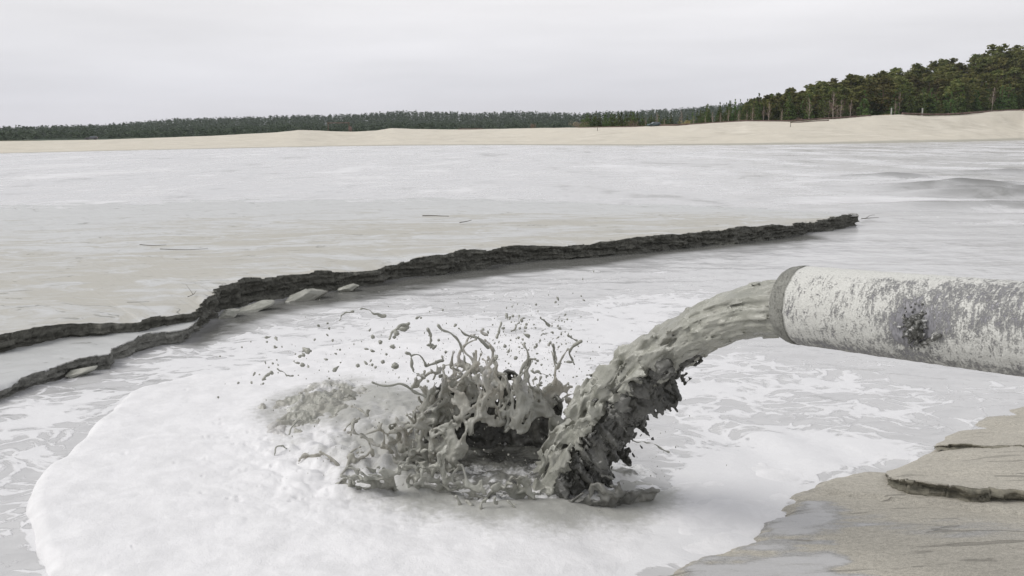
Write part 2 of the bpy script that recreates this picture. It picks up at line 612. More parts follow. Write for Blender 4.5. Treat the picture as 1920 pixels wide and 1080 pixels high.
def pipe_mat():
    M = Mat('splattered_steel')
    uv = M.n('ShaderNodeUVMap').outputs[0]                     # u along the pipe, v round it, in metres
    crust = M.attr('crust')
    fresh = M.attr('fresh')
    sc = M.attr('scar')
    drip = M.n('ShaderNodeMapping', {'Vector': uv, 'Scale': (1.0, 0.30, 1.0)}).outputs[0]
    n1 = M.noise(uv, 9, 10, 0.7, 0.3)
    n2 = M.noise(drip, 46, 6, 0.7, 0.4)
    n3 = M.noise(uv, 95, 6, 0.75, 0.5)
    n4 = M.noise(drip, 14, 5, 0.6, 0.5)
    v = M.math('ADD', M.math('MULTIPLY', n1, 0.30), M.math('MULTIPLY', n2, 0.58))
    v = M.math('ADD', v, M.math('MULTIPLY', n3, 0.50))
    v = M.math('ADD', v, M.math('MULTIPLY', n4, 0.20))
    v = M.math('ADD', v, M.math('SUBTRACT', crust, 0.5))
    v = M.math('SUBTRACT', v, M.math('MULTIPLY', sc, 0.42))
    mask = M.mr(v, 0.575, 0.735)
    steel = M.mix(M.mr(n1, 0.3, 0.7), (0.21, 0.207, 0.225), (0.345, 0.342, 0.365))
    steel = M.mix(M.math('MULTIPLY', sc, M.mr(n2, 0.35, 0.6)), steel, (0.075, 0.075, 0.078))
    dried = M.mix(M.mr(n3, 0.3, 0.7), (0.50, 0.50, 0.47), (0.70, 0.70, 0.665))
    col = M.mix(mask, steel, dried)
    wetm = M.mix(M.mr(M.math('ADD', M.math('MULTIPLY', n3, 0.6), M.math('MULTIPLY', n1, 0.4)), 0.35, 0.65), (0.19, 0.19, 0.17), (0.34, 0.34, 0.31))
    fm = M.mr(M.math('ADD', fresh, M.math('MULTIPLY', M.math('SUBTRACT', n1, 0.5), 0.5)), 0.42, 0.58)
    col = M.mix(fm, col, wetm)
    rough = M.mr(mask, 0, 1, 0.42, 0.85)
    h = M.math('ADD', M.math('MULTIPLY', mask, 0.0045), M.math('MULTIPLY', M.math('MULTIPLY', n3, mask), 0.006))
    h = M.math('ADD', h, M.math('MULTIPLY', M.math('MULTIPLY', n3, fm), 0.006))
    M.bs(color=col, rough=rough, spec=0.4, normal=M.bump(h, 0.9, 1.0))
    return M.m


WATER = water_mat()
FOAM = foam_mat()
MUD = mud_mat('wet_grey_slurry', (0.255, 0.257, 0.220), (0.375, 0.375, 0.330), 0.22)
MUD_DARK_SHADE = mud_mat('dark_and_shaded_slurry', (0.055, 0.055, 0.049), (0.10, 0.10, 0.090), 0.22)  # dark mud; also paints shade on the jet underside and in the hollow
FLAT_TOP = flat_top_mat()
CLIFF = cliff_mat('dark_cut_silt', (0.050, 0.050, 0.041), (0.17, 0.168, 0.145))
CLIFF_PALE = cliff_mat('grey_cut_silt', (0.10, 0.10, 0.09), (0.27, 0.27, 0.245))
BANK = bank_mat()
BANK_CUT = cliff_mat('dark_bank_cut', (0.12, 0.115, 0.09), (0.30, 0.28, 0.225), 0.85)  # cut face coloured darker than the bank top
GROUND = ground_mat()
PIPE = pipe_mat()
BARK = simple_mat('pine_bark', (0.13, 0.085, 0.06), 0.9)
BIRCH = simple_mat('bare_birch_wood', (0.46, 0.41, 0.36), 0.85)
TWIG = simple_mat('thin_bare_twigs', (0.27, 0.20, 0.165), 0.9)
PINE = leaf_mat('pine_needles', (0.088, 0.105, 0.025), (0.195, 0.190, 0.058))
YOUNG = leaf_mat('young_pine_needles', (0.062, 0.100, 0.024), (0.125, 0.168, 0.048))
FARWOOD = leaf_mat('far_wood_needles', (0.070, 0.118, 0.062), (0.100, 0.150, 0.082))
RUST = simple_mat('rusty_steel', (0.13, 0.085, 0.07), 0.8, 0.35, 0.8)
RUST_RED = simple_mat('red_rusty_steel', (0.12, 0.075, 0.055), 0.8, 0.3, 0.8)
POSTM = simple_mat('pale_weathered_post', (0.42, 0.42, 0.40), 0.8)
STICK = simple_mat('waterlogged_stick', (0.09, 0.08, 0.06), 0.8)

# ------------------------------------------------------------------ terrain
COLS = np.array([-2400, -700, -300, 0, 200, 400, 520, 560, 620, 660, 705, 735, 770, 840, 960, 1090, 1190, 1270, 1330, 1400, 1480, 1560, 1640, 1690, 1740, 1800, 1860, 1920, 2200, 2700, 4300], float)
CRESTY = np.array([268, 268, 267, 264, 261.5, 254.5, 248.5, 244.5, 246.5, 247.5, 245, 240.5, 242, 243, 241.5, 239.5, 238.5, 236, 231.5, 228.5, 229.5, 225.5, 219.5, 218, 220.5, 219.5, 213.5, 211.5, 205, 200, 200], float)
SHOREY = np.array([296, 292, 290, 288, 283, 279, 276.5, 276, 274.5, 274, 273.5, 273.2, 272.8, 272.3, 272, 272.6, 273, 272.6, 272.2, 271.8, 271.2, 270, 268.6, 267.8, 267, 266, 264.5, 263, 258, 255, 255], float)
_hy = np.array([252.0 - (c - 960) * math.tan(-ROLL) for c in COLS])
_theta = np.array([math.atan2(*(ray(c, y)[:2])) for c, y in zip(COLS, _hy)])
_ds = np.array([math.hypot(*at(c, s)[:2]) for c, s in zip(COLS, SHOREY)])
_ds[COLS < -500] = 165
_ds[COLS > 2100] = 250
_wd = np.interp(COLS, [-500, 0, 700, 960, 1300, 1920], [140, 150, 120, 90, 70, 60])
_dc = _ds + _wd
_zc = np.array([(CAM_H + dc * (hy - cy) / FPX) for dc, hy, cy in zip(_dc, _hy, CRESTY)])
_zc = np.maximum(_zc, 2.2)
# height of the wood's hill (ground) 100 m behind the crest
_hill = np.interp(COLS, [-2400, 1100, 1300, 1400, 1480, 1600, 1700, 1800, 1900, 2200, 4300], [0, 0, 1, 3, 5, 8, 11.0, 15, 20.5, 26, 26])


def terrain(X, Y):
    d = np.hypot(X, Y)
    th = np.arctan2(X, Y)
    ds = np.interp(th, _theta, _ds)
    dc = np.interp(th, _theta, _dc)
    zc = np.interp(th, _theta, _zc)
    hl = np.interp(th, _theta, _hill)
    front = np.clip(np.cos(th), 0, 1) > 0.2
    t = np.clip((d - ds) / (dc - ds), -1, 1)
    nz = fbm(P3(X * 0.03, Y * 0.03, 1.0), 4)
    nz2 = fbm(P3(X * 0.12, Y * 0.12, 5.0), 3)
    z = np.where(t < 0, t * 12.0, zc * (0.75 * np.clip(t, 0, 1) ** 1.15 + 0.25 * sstep(0.55, 1, t)))
    z = np.maximum(z, -0.55)
    z = z + (0.45 * nz + 0.28 * nz2) * sstep(0.02, 0.3, t) * (1 - 0.75 * sstep(0.85, 1.0, t))
    beyond = sstep(0, 1, (d - dc) / 130.0)
    z = z - np.where(d > dc, 0.8 * sstep(0, 12, d - dc), 0) + hl * beyond + 1.5 * nz * beyond
    # far wooded ridge
    far = far_ridge(th) * sstep(900, 1500, d)
    z = np.maximum(z, -0.55) + far
    z = np.where(front, z, -0.55)
    return z


_FR = np.array([-2400, 0, 200, 330, 450, 600, 760, 840, 890, 970, 1080, 1130, 1210, 1300, 1400, 1800, 4300], float)
_FT = np.array([247, 241, 234.5, 224, 221.5, 218.5, 212, 211.5, 214, 210.5, 215, 212.5, 210, 206.5, 202, 198, 195], float)
_frth = np.array([math.atan2(*(ray(c, 250)[:2])) for c in _FR])
_frh = np.array([CAM_H + 1500 * (252.0 - (c - 960) * math.tan(-ROLL) - y) / FPX - 17.0 for c, y in zip(_FR, _FT)])


def far_ridge(th):
    return np.interp(th, _frth, _frh - 2.0)


def build_ground():
    th = np.concatenate([np.linspace(-math.pi, -0.75, 40, endpoint=False), np.linspace(-0.75, 0.75, 620), np.linspace(0.75, math.pi, 40)[1:]])[:-1]
    r = np.concatenate([[0.01, 4, 20, 60, 110], np.linspace(140, 430, 190), np.geomspace(436, 2450, 60)])
    R, T = np.meshgrid(r, th, indexing='ij')
    X, Y = (R * np.sin(T)).ravel(), (R * np.cos(T)).ravel()
    Z = terrain(X, Y)
    me = mesh_from('ground', np.stack([X, Y, Z], 1), grid_faces(len(r), len(th), True)[:, ::-1])
    thv = np.arctan2(X, Y)
    d = np.hypot(X, Y)
    dc = np.interp(thv, _theta, _dc)
    ds = np.interp(thv, _theta, _ds)
    add_attr(me, 'wood', sstep(6, 18, d - dc))
    add_attr(me, 'shore', 1 - sstep(0, 16, d - ds))
    add_attr(me, 'farw', sstep(60, 160, d - dc) * (1 - sstep(0.16, 0.22, thv)))
    tag(link('ground', me, GROUND), kind='structure')


build_ground()

# ------------------------------------------------------------------ water
FOAM_POLY = pxpoly([(95, 1085), (68, 1047), (50, 995), (48, 950), (68, 906), (88, 880), (118, 861), (144, 832), (174, 810), (207, 769), (240, 741), (296, 719), (370, 700), (440, 691),
                    (520, 672), (600, 650), (700, 636), (800, 630), (950, 625), (1060, 640), (1110, 690), (1140, 760), (1190, 880), (1250, 905), (1330, 880), (1420, 862), (1500, 862), (1545, 880),
                    (1500, 915), (1478, 950), (1450, 985), (1420, 1015), (1370, 1040), (1290, 1052), (1240, 1070), (1180, 1090), (900, 1150), (300, 1150)])
THIN_WHITE = pxpoly([(350, 650), (480, 618), (640, 585), (800, 575), (960, 590), (1150, 560), (1330, 545), (1380, 570), (1300, 640), (1200, 660), (1080, 700), (640, 700), (420, 705), (200, 790), (110, 860), (60, 930), (-60, 960), (-60, 800), (100, 735)])
RIGHT_LACE = pxpoly([(1190, 700), (1330, 650), (1440, 660), (1560, 690), (1680, 720), (1810, 740), (1800, 790), (1700, 850), (1560, 880), (1400, 860), (1300, 850), (1240, 800)])
RIGHT_FOAM = pxpoly([(1230, 860), (1400, 800), (1560, 800), (1730, 830), (1640, 885), (1560, 900), (1500, 940), (1440, 1015), (1300, 1060), (1150, 1090), (900, 1090), (1180, 950)])
CALM = pxpoly([(1420, 480), (1640, 420), (1990, 470), (1990, 700), (1800, 715), (1500, 650), (1450, 560)])
MURKY = pxpoly([(350, 650), (360, 625), (430, 585), (560, 555), (700, 530), (900, 500), (1080, 474), (1240, 458), (1500, 436), (1560, 448), (1400, 462), (1250, 478), (1100, 503), (960, 515), (860, 528), (780, 548), (700, 560), (520, 590), (440, 628), (370, 652)])
GREY_POOL = pxpoly([(1150, 900), (1230, 890), (1290, 930), (1270, 960), (1200, 965), (1060, 975), (800, 985), (700, 965), (900, 945)])  # greyer, less foamy water in front of the splash


def polar_grid(px0, px1, py0, py1, step, margin=True):
    ys = np.arange(py1, py0, -step)
    hy = 252.0
    # radius per pixel row on the centre column
    rr = np.array([math.hypot(*at(960, y)[:2]) for y in ys])
    xs = np.arange(px0, px1, step)
    th = np.array([math.atan2(*(ray(x, 500)[:2])) for x in xs])
    return rr, th


def build_water():
    rr, th = polar_grid(-90, 2010, 262, 1110, 2.0)
    rr = np.concatenate([[1.2, 2.5, 4.0], rr[rr > 5.2], np.geomspace(rr[-1] * 1.05, 560, 14)])
    th = np.concatenate([np.linspace(-1.35, th[0] - 0.03, 30), th, np.linspace(th[-1] + 0.03, 1.35, 30)])
    R, T = np.meshgrid(rr, th, indexing='ij')
    X, Y = (R * np.sin(T)).ravel(), (R * np.cos(T)).ravel()
    d = np.hypot(X, Y)
    foam = np.full(X.shape, 0.33)
    foam = np.maximum(foam, 0.33 + 0.22 * sstep(20, 45, d))
    s = poly_sdf(X, Y, THIN_WHITE)
    foam = np.maximum(foam, 0.33 + 0.27 * (1 - sstep(-0.9, 0.7, s)))
    s = poly_sdf(X, Y, RIGHT_LACE)
    foam = np.maximum(foam, 0.30 + 0.19 * (1 - sstep(-0.5, 0.5, s)))
    s = poly_sdf(X, Y, RIGHT_FOAM)
    foam = np.maximum(foam, 0.30 + 0.50 * (1 - sstep(-0.7, 0.35, s)))
    s = poly_sdf(X, Y, FOAM_POLY)
    foam = np.maximum(foam, 0.30 + 0.75 * (1 - sstep(-0.25, 0.1, s)))
    s = poly_sdf(X, Y, CALM)
    foam -= 0.16 * (1 - sstep(-1.2, 0.8, s))
    s = poly_sdf(X, Y, MURKY)
    mk = 1 - sstep(-0.35, 0.25, s)
    foam -= 0.55 * mk
    s = poly_sdf(X, Y, GREY_POOL)
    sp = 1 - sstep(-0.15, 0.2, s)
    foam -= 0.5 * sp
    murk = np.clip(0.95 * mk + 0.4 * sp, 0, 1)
    # water height: gentle wash spreading from the plunge
    cx, cy = at(1080, 905)[:2]
    rd = np.hypot(X - cx, Y - cy)
    near = 1 - sstep(18, 40, d)
    z = 0.018 * fbm(P3(X * 1.3, Y * 2.2, 3.0), 3) * near
    z += 0.022 * np.sin(rd * 5.5 + 2.0 * fbm(P3(X * 0.8, Y * 0.8, 7.0), 2)) * np.exp(-((rd - 1.8) / 1.6) ** 2)
    z += 0.03 * fbm(P3(X * 0.25, Y * 0.7, 2.0), 3) * sstep(14, 30, d)
    # standing waves out on the right
    for (px, py, ln, amp) in ((1800, 350, 4.5, 0.26), (1890, 362, 5, 0.22), (1660, 331, 3, 0.18), (1900, 322, 4, 0.15), (1860, 384, 4, 0.12)):
        wx, wy = at(px, py)[:2]
        u, v = (X - wx) + 0.25 * (Y - wy), (Y - wy) - 0.12 * (X - wx)
        z += 1.7 * amp * np.exp(-(u / ln) ** 2) * np.cos(v * 1.15 + 0.25 * u + 1.0 * perlin(P3(u * 0.4, v * 0.4, 3))) * np.exp(-(v / 4.5) ** 2)
        mm = np.exp(-(u / ln) ** 2 - ((v + 0.6 * np.sin(u * 0.9) + 0.8 * fbm(P3(u * 0.7, v * 0.25, 4), 3)) / 1.7) ** 2)
        murk = np.maximum(murk, 0.9 * mm)
        foam -= 0.6 * mm
    me = mesh_from('water', np.stack([X, Y, z], 1), grid_faces(len(rr), len(th))[:, ::-1])
    add_attr(me, 'foam', foam)
    add_attr(me, 'murk', murk)
    add_attr(me, 'far', sstep(16, 34, d))
    tag(link('water', me, WATER), kind='structure')


build_water()

# grey churned foam centres (photo pixels on the water): px, py, radius (m), strength, height
MUD_SPOTS = [(560, 835, 0.45, 0.42, 0.0), (700, 765, 0.7, 0.75, 0.04), (655, 725, 0.5, 0.5, 0.0), (880, 840, 1.6, 0.27, 0.0), (600, 770, 0.50, 1.0, 0.0), (660, 800, 0.5, 0.75, 0.0), (740, 840, 0.72, 0.85, 0.05), (690, 890, 0.45, 0.6, 0.0), (640, 860, 0.4, 0.5, 0.0), (820, 925, 0.6, 0.9, 0.0), (930, 945, 0.55, 0.95, 0.0), (1040, 950, 0.55, 0.95, 0.0), (1140, 945, 0.5, 0.9, 0.0), (720, 930, 0.4, 0.6, 0.0),
             (760, 780, 0.70, 0.78, 0.06), (1200, 930, 0.4, 0.9, 0.0)]


_p = at(965, 888)
POOL = (_p[0], _p[1], 1.46, 1.10)                            # churned pool round the foot of the splash


def build_foam():
    rr, th = polar_grid(-30, 1560, 612, 1140, 1.9)
    R, T = np.meshgrid(rr, th, indexing='ij')
    shp = R.shape
    X, Y = (R * np.sin(T)).ravel(), (R * np.cos(T)).ravel()
    wx = X + 0.055 * fbm(P3(X * 1.8, Y * 1.8, 0.5), 2)
    wy = Y + 0.055 * fbm(P3(X * 1.8, Y * 1.8, 9.5), 2)
    s = -poly_sdf(wx, wy, FOAM_POLY)
    # right-hand and rear foam runs out thin
    bx, by = at(1000, 850)[:2]
    right = sstep(-0.4, 1.3, X - bx)
    thick = 0.085 * (1 - 0.78 * right) * (1 - 0.8 * sstep(10.0, 12.5, Y))
    rw = 0.16 + 0.55 * right
    s = s + right * 0.22 * fbm(P3(X * 1.6, Y * 2.4, 14), 4)
    rim = np.sqrt(np.clip(s / rw, 0, 1) * (2 - np.clip(s / rw, 0, 1)))
    z = -0.05 + (thick + 0.05) * rim
    ix, iy = at(760, 850)[:2]
    rd = np.hypot((X - ix), (Y - iy))
    lump = np.exp(-(rd / 1.25) ** 2)
    z += rim * (0.022 * fbm(P3(X * 1.1, Y * 1.1, 2.0), 3) + (0.008 + 0.035 * lump) * fbm(P3(X * 3.2, Y * 3.2, 4.0), 4) + lump * (0.16 * np.abs(perlin(P3(X * 2.6, Y * 3.0, 6.0))) + 0.08 * np.abs(perlin(P3(X * 6, Y * 7, 8.0))) - 0.05))
    # pits left by drops
    rg = random.Random(5)
    for (px, py) in [(480, 855), (560, 905), (505, 860), (330, 885), (405, 810), (415, 800), (515, 890), (485, 930), (235, 865), (540, 935), (590, 945), (440, 850), (395, 835), (350, 740), (250, 1045)] + [(rg.uniform(380, 620), rg.uniform(800, 960)) for _ in range(26)]:
        qx, qy = at(px, py)[:2]
        q = np.hypot(X - qx, Y - qy)
        rp = rg.uniform(0.012, 0.03)
        z += rim * (-0.016 * np.exp(-(q / rp) ** 2) + 0.003 * np.exp(-((q - 1.7 * rp) / rp) ** 2))
        z += 0.0
    mud = np.zeros(X.shape)
    hx, hy_ = at(935, 868)[:2]
    pit = 1 - sstep(0.45, 1.0, np.hypot((X - hx) / 0.75, (Y - hy_) / 0.62))
    for (px, py, rad, st, hh) in MUD_SPOTS:
        qx, qy = at(px, py)[:2]
        g = np.exp(-(np.hypot(X - qx, (Y - qy) * 0.8) / rad) ** 2)
        mud = np.maximum(mud, st * g)
        z += hh * g * rim
    z -= 0.12 * (1 - sstep(0.38, 0.80, np.hypot((X - POOL[0]) / POOL[2], (Y - POOL[1]) / POOL[3]))) * rim
    # slumped grey mound on the left of the splash
    mx_, my_ = at(600, 775)[:2]
    dm = np.hypot((X - mx_) / 0.72, (Y - my_) / 0.95)
    mask = 1 - sstep(0.55, 1.05, dm + 0.25 * fbm(P3(X * 3, Y * 3, 12), 2))
    z -= mask * 0.03
    z += 0.03 * (1 - sstep(0.8, 1.6, dm)) * rim
    mud = np.maximum(mud, 0.55 * (1 - sstep(0.7, 1.5, dm)))
    mud = np.maximum(mud, 0.80 * (1 - sstep(0.55, 1.30, np.hypot((X - POOL[0]) / POOL[2], (Y - POOL[1]) / POOL[3]))))
    keep = (s > -0.02).reshape(shp)
    F = grid_faces(*shp)[:, ::-1]
    kf = keep.ravel()[F].all(1)
    F = F[kf]
    used = np.unique(F)
    remap = np.full(X.size, -1)
    remap[used] = np.arange(len(used))
    me = mesh_from('foam', np.stack([X, Y, z], 1)[used], remap[F])
    add_attr(me, 'mud', mud[used])
    o = link('foam', me, FOAM)
    tag(o, 'thick raft of white foam spreading round the splash', 'foam', kind='stuff')


build_foam()


def build_mound():
    cx, cy = at(618, 782)[:2]
    n = 260
    u = np.linspace(-1.3, 1.3, n)
    U, V = np.meshgrid(u, u, indexing='ij')
    X, Y = (cx + 0.95 * U).ravel(), (cy + 1.20 * V).ravel()
    dm = np.hypot(U, V).ravel() + 0.30 * fbm(P3(X * 1.6, Y * 1.6, 12), 3)
    prof = np.clip(1 - dm, -0.3, 1)
    wx = X + 0.05 * fbm(P3(X * 3, Y * 3, 21), 2)
    wy = Y + 0.05 * fbm(P3(X * 3, Y * 3, 31), 2)
    puff = 0.11 * np.abs(perlin(P3(wx * 3.3, wy * 3.3, 1))) + 0.07 * np.abs(perlin(P3(wx * 7, wy * 7, 2))) + 0.032 * np.abs(perlin(P3(wx * 15, wy * 15, 3))) + 0.010 * perlin(P3(X * 34, Y * 34, 4))
    z = 0.035 + 0.16 * np.sign(prof) * np.abs(prof) ** 0.9 + np.clip(prof + 0.2, 0, 0.45) / 0.45 * (puff - 0.05)
    bx, by = at(622, 738)[:2]
    z += 0.11 * np.exp(-(((X - bx) / 0.32) ** 2 + ((Y - by) / 0.22) ** 2))
    me = mesh_from('mud_mound', np.stack([X - cx, Y - cy, z], 1), grid_faces(n, n))
    add_attr(me, 'thin', np.clip(0.45 + 0.8 * fbm(P3(X * 3, Y * 3, 3), 3), 0, 0.6))
    add_attr(me, 'white', sstep(0.35, 1.0, dm + 0.35 * fbm(P3(X * 3, Y * 3, 2), 3)))
    o = link('mud_mound', me, MUD, None, (cx, cy, 0))
    tag(o, 'lumpy grey mound of churned mud in the foam left of the splash', 'mud mound')


build_mound()


def build_pool():
    cx, cy, ra, rb = POOL
    n = 260
    u = np.linspace(-1.2, 1.2, n)
    U, V = np.meshgrid(u, u, indexing='ij')
    X, Y = (cx + ra * U).ravel(), (cy + rb * V).ravel()
    dm = np.hypot(U, V).ravel() + 0.20 * fbm(P3(X * 2.0, Y * 2.6, 52), 3)
    wx = X + 0.10 * fbm(P3(X * 3, Y * 3, 61), 3)
    wy = Y + 0.10 * fbm(P3(X * 3, Y * 3, 71), 3)
    e = 1 - sstep(0.45, 1.0, dm)
    z = 0.105 * e - 0.02 - 0.06 * sstep(0.8, 1.1, dm) + e * (0.035 * fbm(P3(wx * 3.5, wy * 4.5, 1), 3) + 0.022 * ridged(P3(wx * 6, wy * 8, 2), 3))
    hx, hy = at(935, 862)[:2]
    z -= 0.035 * np.exp(-(((X - hx) / 0.45) ** 2 + ((Y - hy) / 0.4) ** 2))
    me = mesh_from('churned_pool', np.stack([X - cx, Y - cy, z], 1), grid_faces(n, n))
    add_attr(me, 'thin', np.clip(0.20 + 0.5 * fbm(P3(X * 3, Y * 3, 3), 3), 0, 0.4) * sstep(0.0, 0.5, np.hypot((X - hx) / 0.8, (Y - hy) / 0.6)))  # paleness fades towards the hollow, part of its shade in the colour
    add_attr(me, 'white', 0.80 * sstep(0.45, 0.95, dm + 0.34 * fbm(P3(X * 5, Y * 7, 2), 3)) + (0.55 * np.clip(ridged(P3(wx * 4, wy * 6, 12), 3) - 0.35, 0, 1)) * sstep(0.4, 1.1, np.hypot((X - hx) / 0.7, (Y - hy) / 0.5)))
    o = link('churned_pool', me, MUD_DARK_SHADE, None, (cx, cy, 0))
    tag(o, 'grey churned pool of mud and froth round the foot of the splash', 'mud pool')


build_pool()


# ------------------------------------------------------------------ silt flat with its eroded cliff
def shelf(name, top, back, zbot, nu, nc, nt, mats, amp=0.06, under=0.10, seed=0.0, wet_fn=None, topamp=0.012, block=0.05, sag=0.0, rimw=0.0):
    """top, back: (k,3) matched polylines; a cut face below `top`, a surface from `top` to `back`"""
    E = catmull(top, nu)
    k = len(top)
    # back edge resampled by the same parameter
    B = catmull(back, nu)
    T = np.gradient(E[:, :2], axis=0)
    # smooth the tangents
    for _ in range(12):
        T[1:-1] = (T[:-2] + T[1:-1] * 2 + T[2:]) / 4
    T /= np.linalg.norm(T, axis=1, keepdims=True) + 1e-9
    Nrm = np.stack([T[:, 1], -T[:, 0]], 1)                       # outwards, towards the water
    u = np.concatenate([[0], np.cumsum(np.linalg.norm(np.diff(E[:, :2], axis=0), axis=1))])
    # rough plan outline: bites and small slumps
    jag = block * fbm(P3(u * 0.9, seed), 3) + 0.6 * block * np.round(2.0 * perlin(P3(u * 1.7, seed + 4.0))) * 0.5 + 0.35 * block * fbm(P3(u * 7, seed + 8.0), 3)
    E2 = E.copy()
    Es = E.copy()
    for _ in range(60):
        Es[1:-1] = (Es[:-2] + 2 * Es[1:-1] + Es[2:]) / 4
    E2[:, :2] += Nrm * jag[:, None]
    E2[:, 2] += 0.35 * block * (fbm(P3(u * 1.1, seed + 2.0), 3) + 0.5 * np.round(1.6 * perlin(P3(u * 0.8, seed + 6.0)))) + 0.9 * block * perlin(P3(u * 0.33, seed + 16.0))
    rows = []
    wet = []
    for i in range(nc):
        v = i / (nc - 1)
        z = zbot + (E2[:, 2] - zbot) * v
        out = -under * np.sin(math.pi * np.clip(v * 1.15, 0, 1)) * (0.5 + 0.9 * perlin(P3(u * 0.8, seed + 1.0))) * (1 - v ** 4)
        out += 0.26 * max(0.0, 1 - v / 0.42) ** 1.4 * np.clip(0.35 + 1.1 * perlin(P3(u * 0.7, seed + 33)), 0, 1.2)
        pos = P3(u * 1.5, seed, z * 14.0)
        out += amp * (fbm(pos, 4) + 0.55 * fbm(P3(u * 7, seed + 3, z * 22), 3)) * (1 - v ** 8) * 0.9
        out += 0.8 * amp * np.round(1.5 * perlin(P3(u * 2.4, seed + 5, z * 9))) * (1 - v ** 6)
        rows.append(np.stack([E2[:, 0] + Nrm[:, 0] * out, E2[:, 1] + Nrm[:, 1] * out, z], 1))
        wet.append(np.zeros(nu))
    ws = np.linspace(0, 1, nt + 1)[1:] ** 1.8
    for w in ws:
        fade = math.exp(-w * 30)
        p = (Es + (E2 - Es) * fade) * (1 - w) + B * w
        z = p[:, 2] + topamp * fbm(P3(p[:, 0] * 0.8, p[:, 1] * 1.6, seed), 4) * min(1, w * 8) - sag * math.sin(math.pi * w)
        z += rimw * float(sstep(0.7, 1.0, w)) * fbm(P3(p[:, 0] * 0.35, p[:, 1] * 1.3, seed + 70), 4)
        z -= 0.02 * math.exp(-w * 60)
        rows.append(np.stack([p[:, 0], p[:, 1], z], 1))
        wet.append(np.full(nu, w) if wet_fn is None else wet_fn(p, w))
    V = np.vstack(rows)
    F = grid_faces(len(rows), nu)
    me = mesh_from(name, V, F)
    me.materials.append(mats[0])
    me.materials.append(mats[1])
    mi = np.zeros(len(F), np.int32)
    mi[(nc - 1) * (nu - 1):] = 1
    me.polygons.foreach_set('material_index', mi)
    add_attr(me, 'wet', np.concatenate(wet))
    return me


ZB = 0.42
edge_px = [(-330, 690), (-120, 653), (0, 630), (74, 617), (155, 606), (213, 598), (307, 586.5), (352, 579.5), (365, 573), (385, 563), (405, 548), (432, 536), (500, 523), (560, 514), (690, 500), (735, 491), (830, 480), (960, 463),
           (1060, 456), (1200, 446), (1290, 436), (1400, 428), (1500, 416), (1560, 409), (1611, 403.5)]
top = [at(x, y, ZB - 0.05 * float(sstep(1450, 1611, x))) for x, y in edge_px]
# the far side of the flat, where it dips under the wash
far_px = [(-420, 392), (-250, 391), (-60, 390), (60, 385), (150, 383), (220, 381), (300, 379), (350, 378), (380, 377), (420, 376.5), (460, 376), (520, 375), (580, 374.5), (650, 374), (760, 373), (820, 373), (900, 373), (1000, 376),
          (1100, 380), (1200, 384), (1300, 387), (1400, 391), (1500, 396), (1560, 399), (1609, 402)]
back = [at(x, y - 1.5, -0.02) for x, y in far_px]
back[-1] = top[-1] + np.array([0.05, 0.35, -0.3])


def flat_wet(p, w):
    return np.full(len(p), sstep(0.10, 1.0, w) * 0.42)


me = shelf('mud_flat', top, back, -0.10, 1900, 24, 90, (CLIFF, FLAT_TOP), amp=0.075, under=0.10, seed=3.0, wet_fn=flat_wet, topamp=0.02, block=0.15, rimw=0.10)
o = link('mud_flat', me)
tag(o, kind='structure')

# lower terrace on the left
t_top_px = [(-300, 815), (-120, 762), (0, 724), (58, 702), (100, 690), (136, 677), (180, 669), (207, 665), (217, 653), (274, 632), (320, 624), (352, 618), (372, 600)]
tt = [at(x, y, 0.19) for x, y in t_top_px]
t_back_px = [(-330, 706), (-120, 672), (0, 648), (60, 635), (100, 628), (140, 622), (180, 616), (210, 610), (230, 606), (280, 600), (320, 594), (352, 588), (375, 580)]
tb = [at(x, y, 0.20) + np.array([0, 0.25, 0]) for x, y in t_back_px]
me = shelf('mud_terrace', tt, tb, -0.12, 700, 18, 60, (CLIFF_PALE, FLAT_TOP), amp=0.06, under=0.07, seed=23.0, wet_fn=lambda p, w: np.full(len(p), 0.45 * (1 - w)), topamp=0.02, block=0.09)
o = link('mud_terrace', me)
tag(o, kind='structure')


# slumped blocks under the cliff
def rock_mesh(name, sx, sy, sz, seed, n=40):
    th = np.linspace(0, 2 * math.pi, 2 * n, endpoint=False)
    ph = np.linspace(0.02, math.pi - 0.02, n)
    Pm, Tm = np.meshgrid(ph, th, indexing='ij')
    D = np.stack([np.sin(Pm) * np.cos(Tm), np.sin(Pm) * np.sin(Tm), np.cos(Pm)], -1).reshape(-1, 3)
    rg = np.random.default_rng(int(seed))
    # faceted: intersect random half spaces
    N = rg.normal(size=(14, 3))
    N /= np.linalg.norm(N, axis=1, keepdims=True)
    off = rg.uniform(0.62, 0.95, 14)
    dd = D @ N.T
    r = np.min(np.where(dd > 0.05, off / np.maximum(dd, 0.05), 9), axis=1)
    r = np.minimum(r, 1.15)
    r *= 1 + 0.05 * fbm(D * 3 + seed, 3)
    V = D * r[:, None] * np.array([sx, sy, sz])
    return mesh_from(name, V, grid_faces(n, 2 * n, True)[:, ::-1])


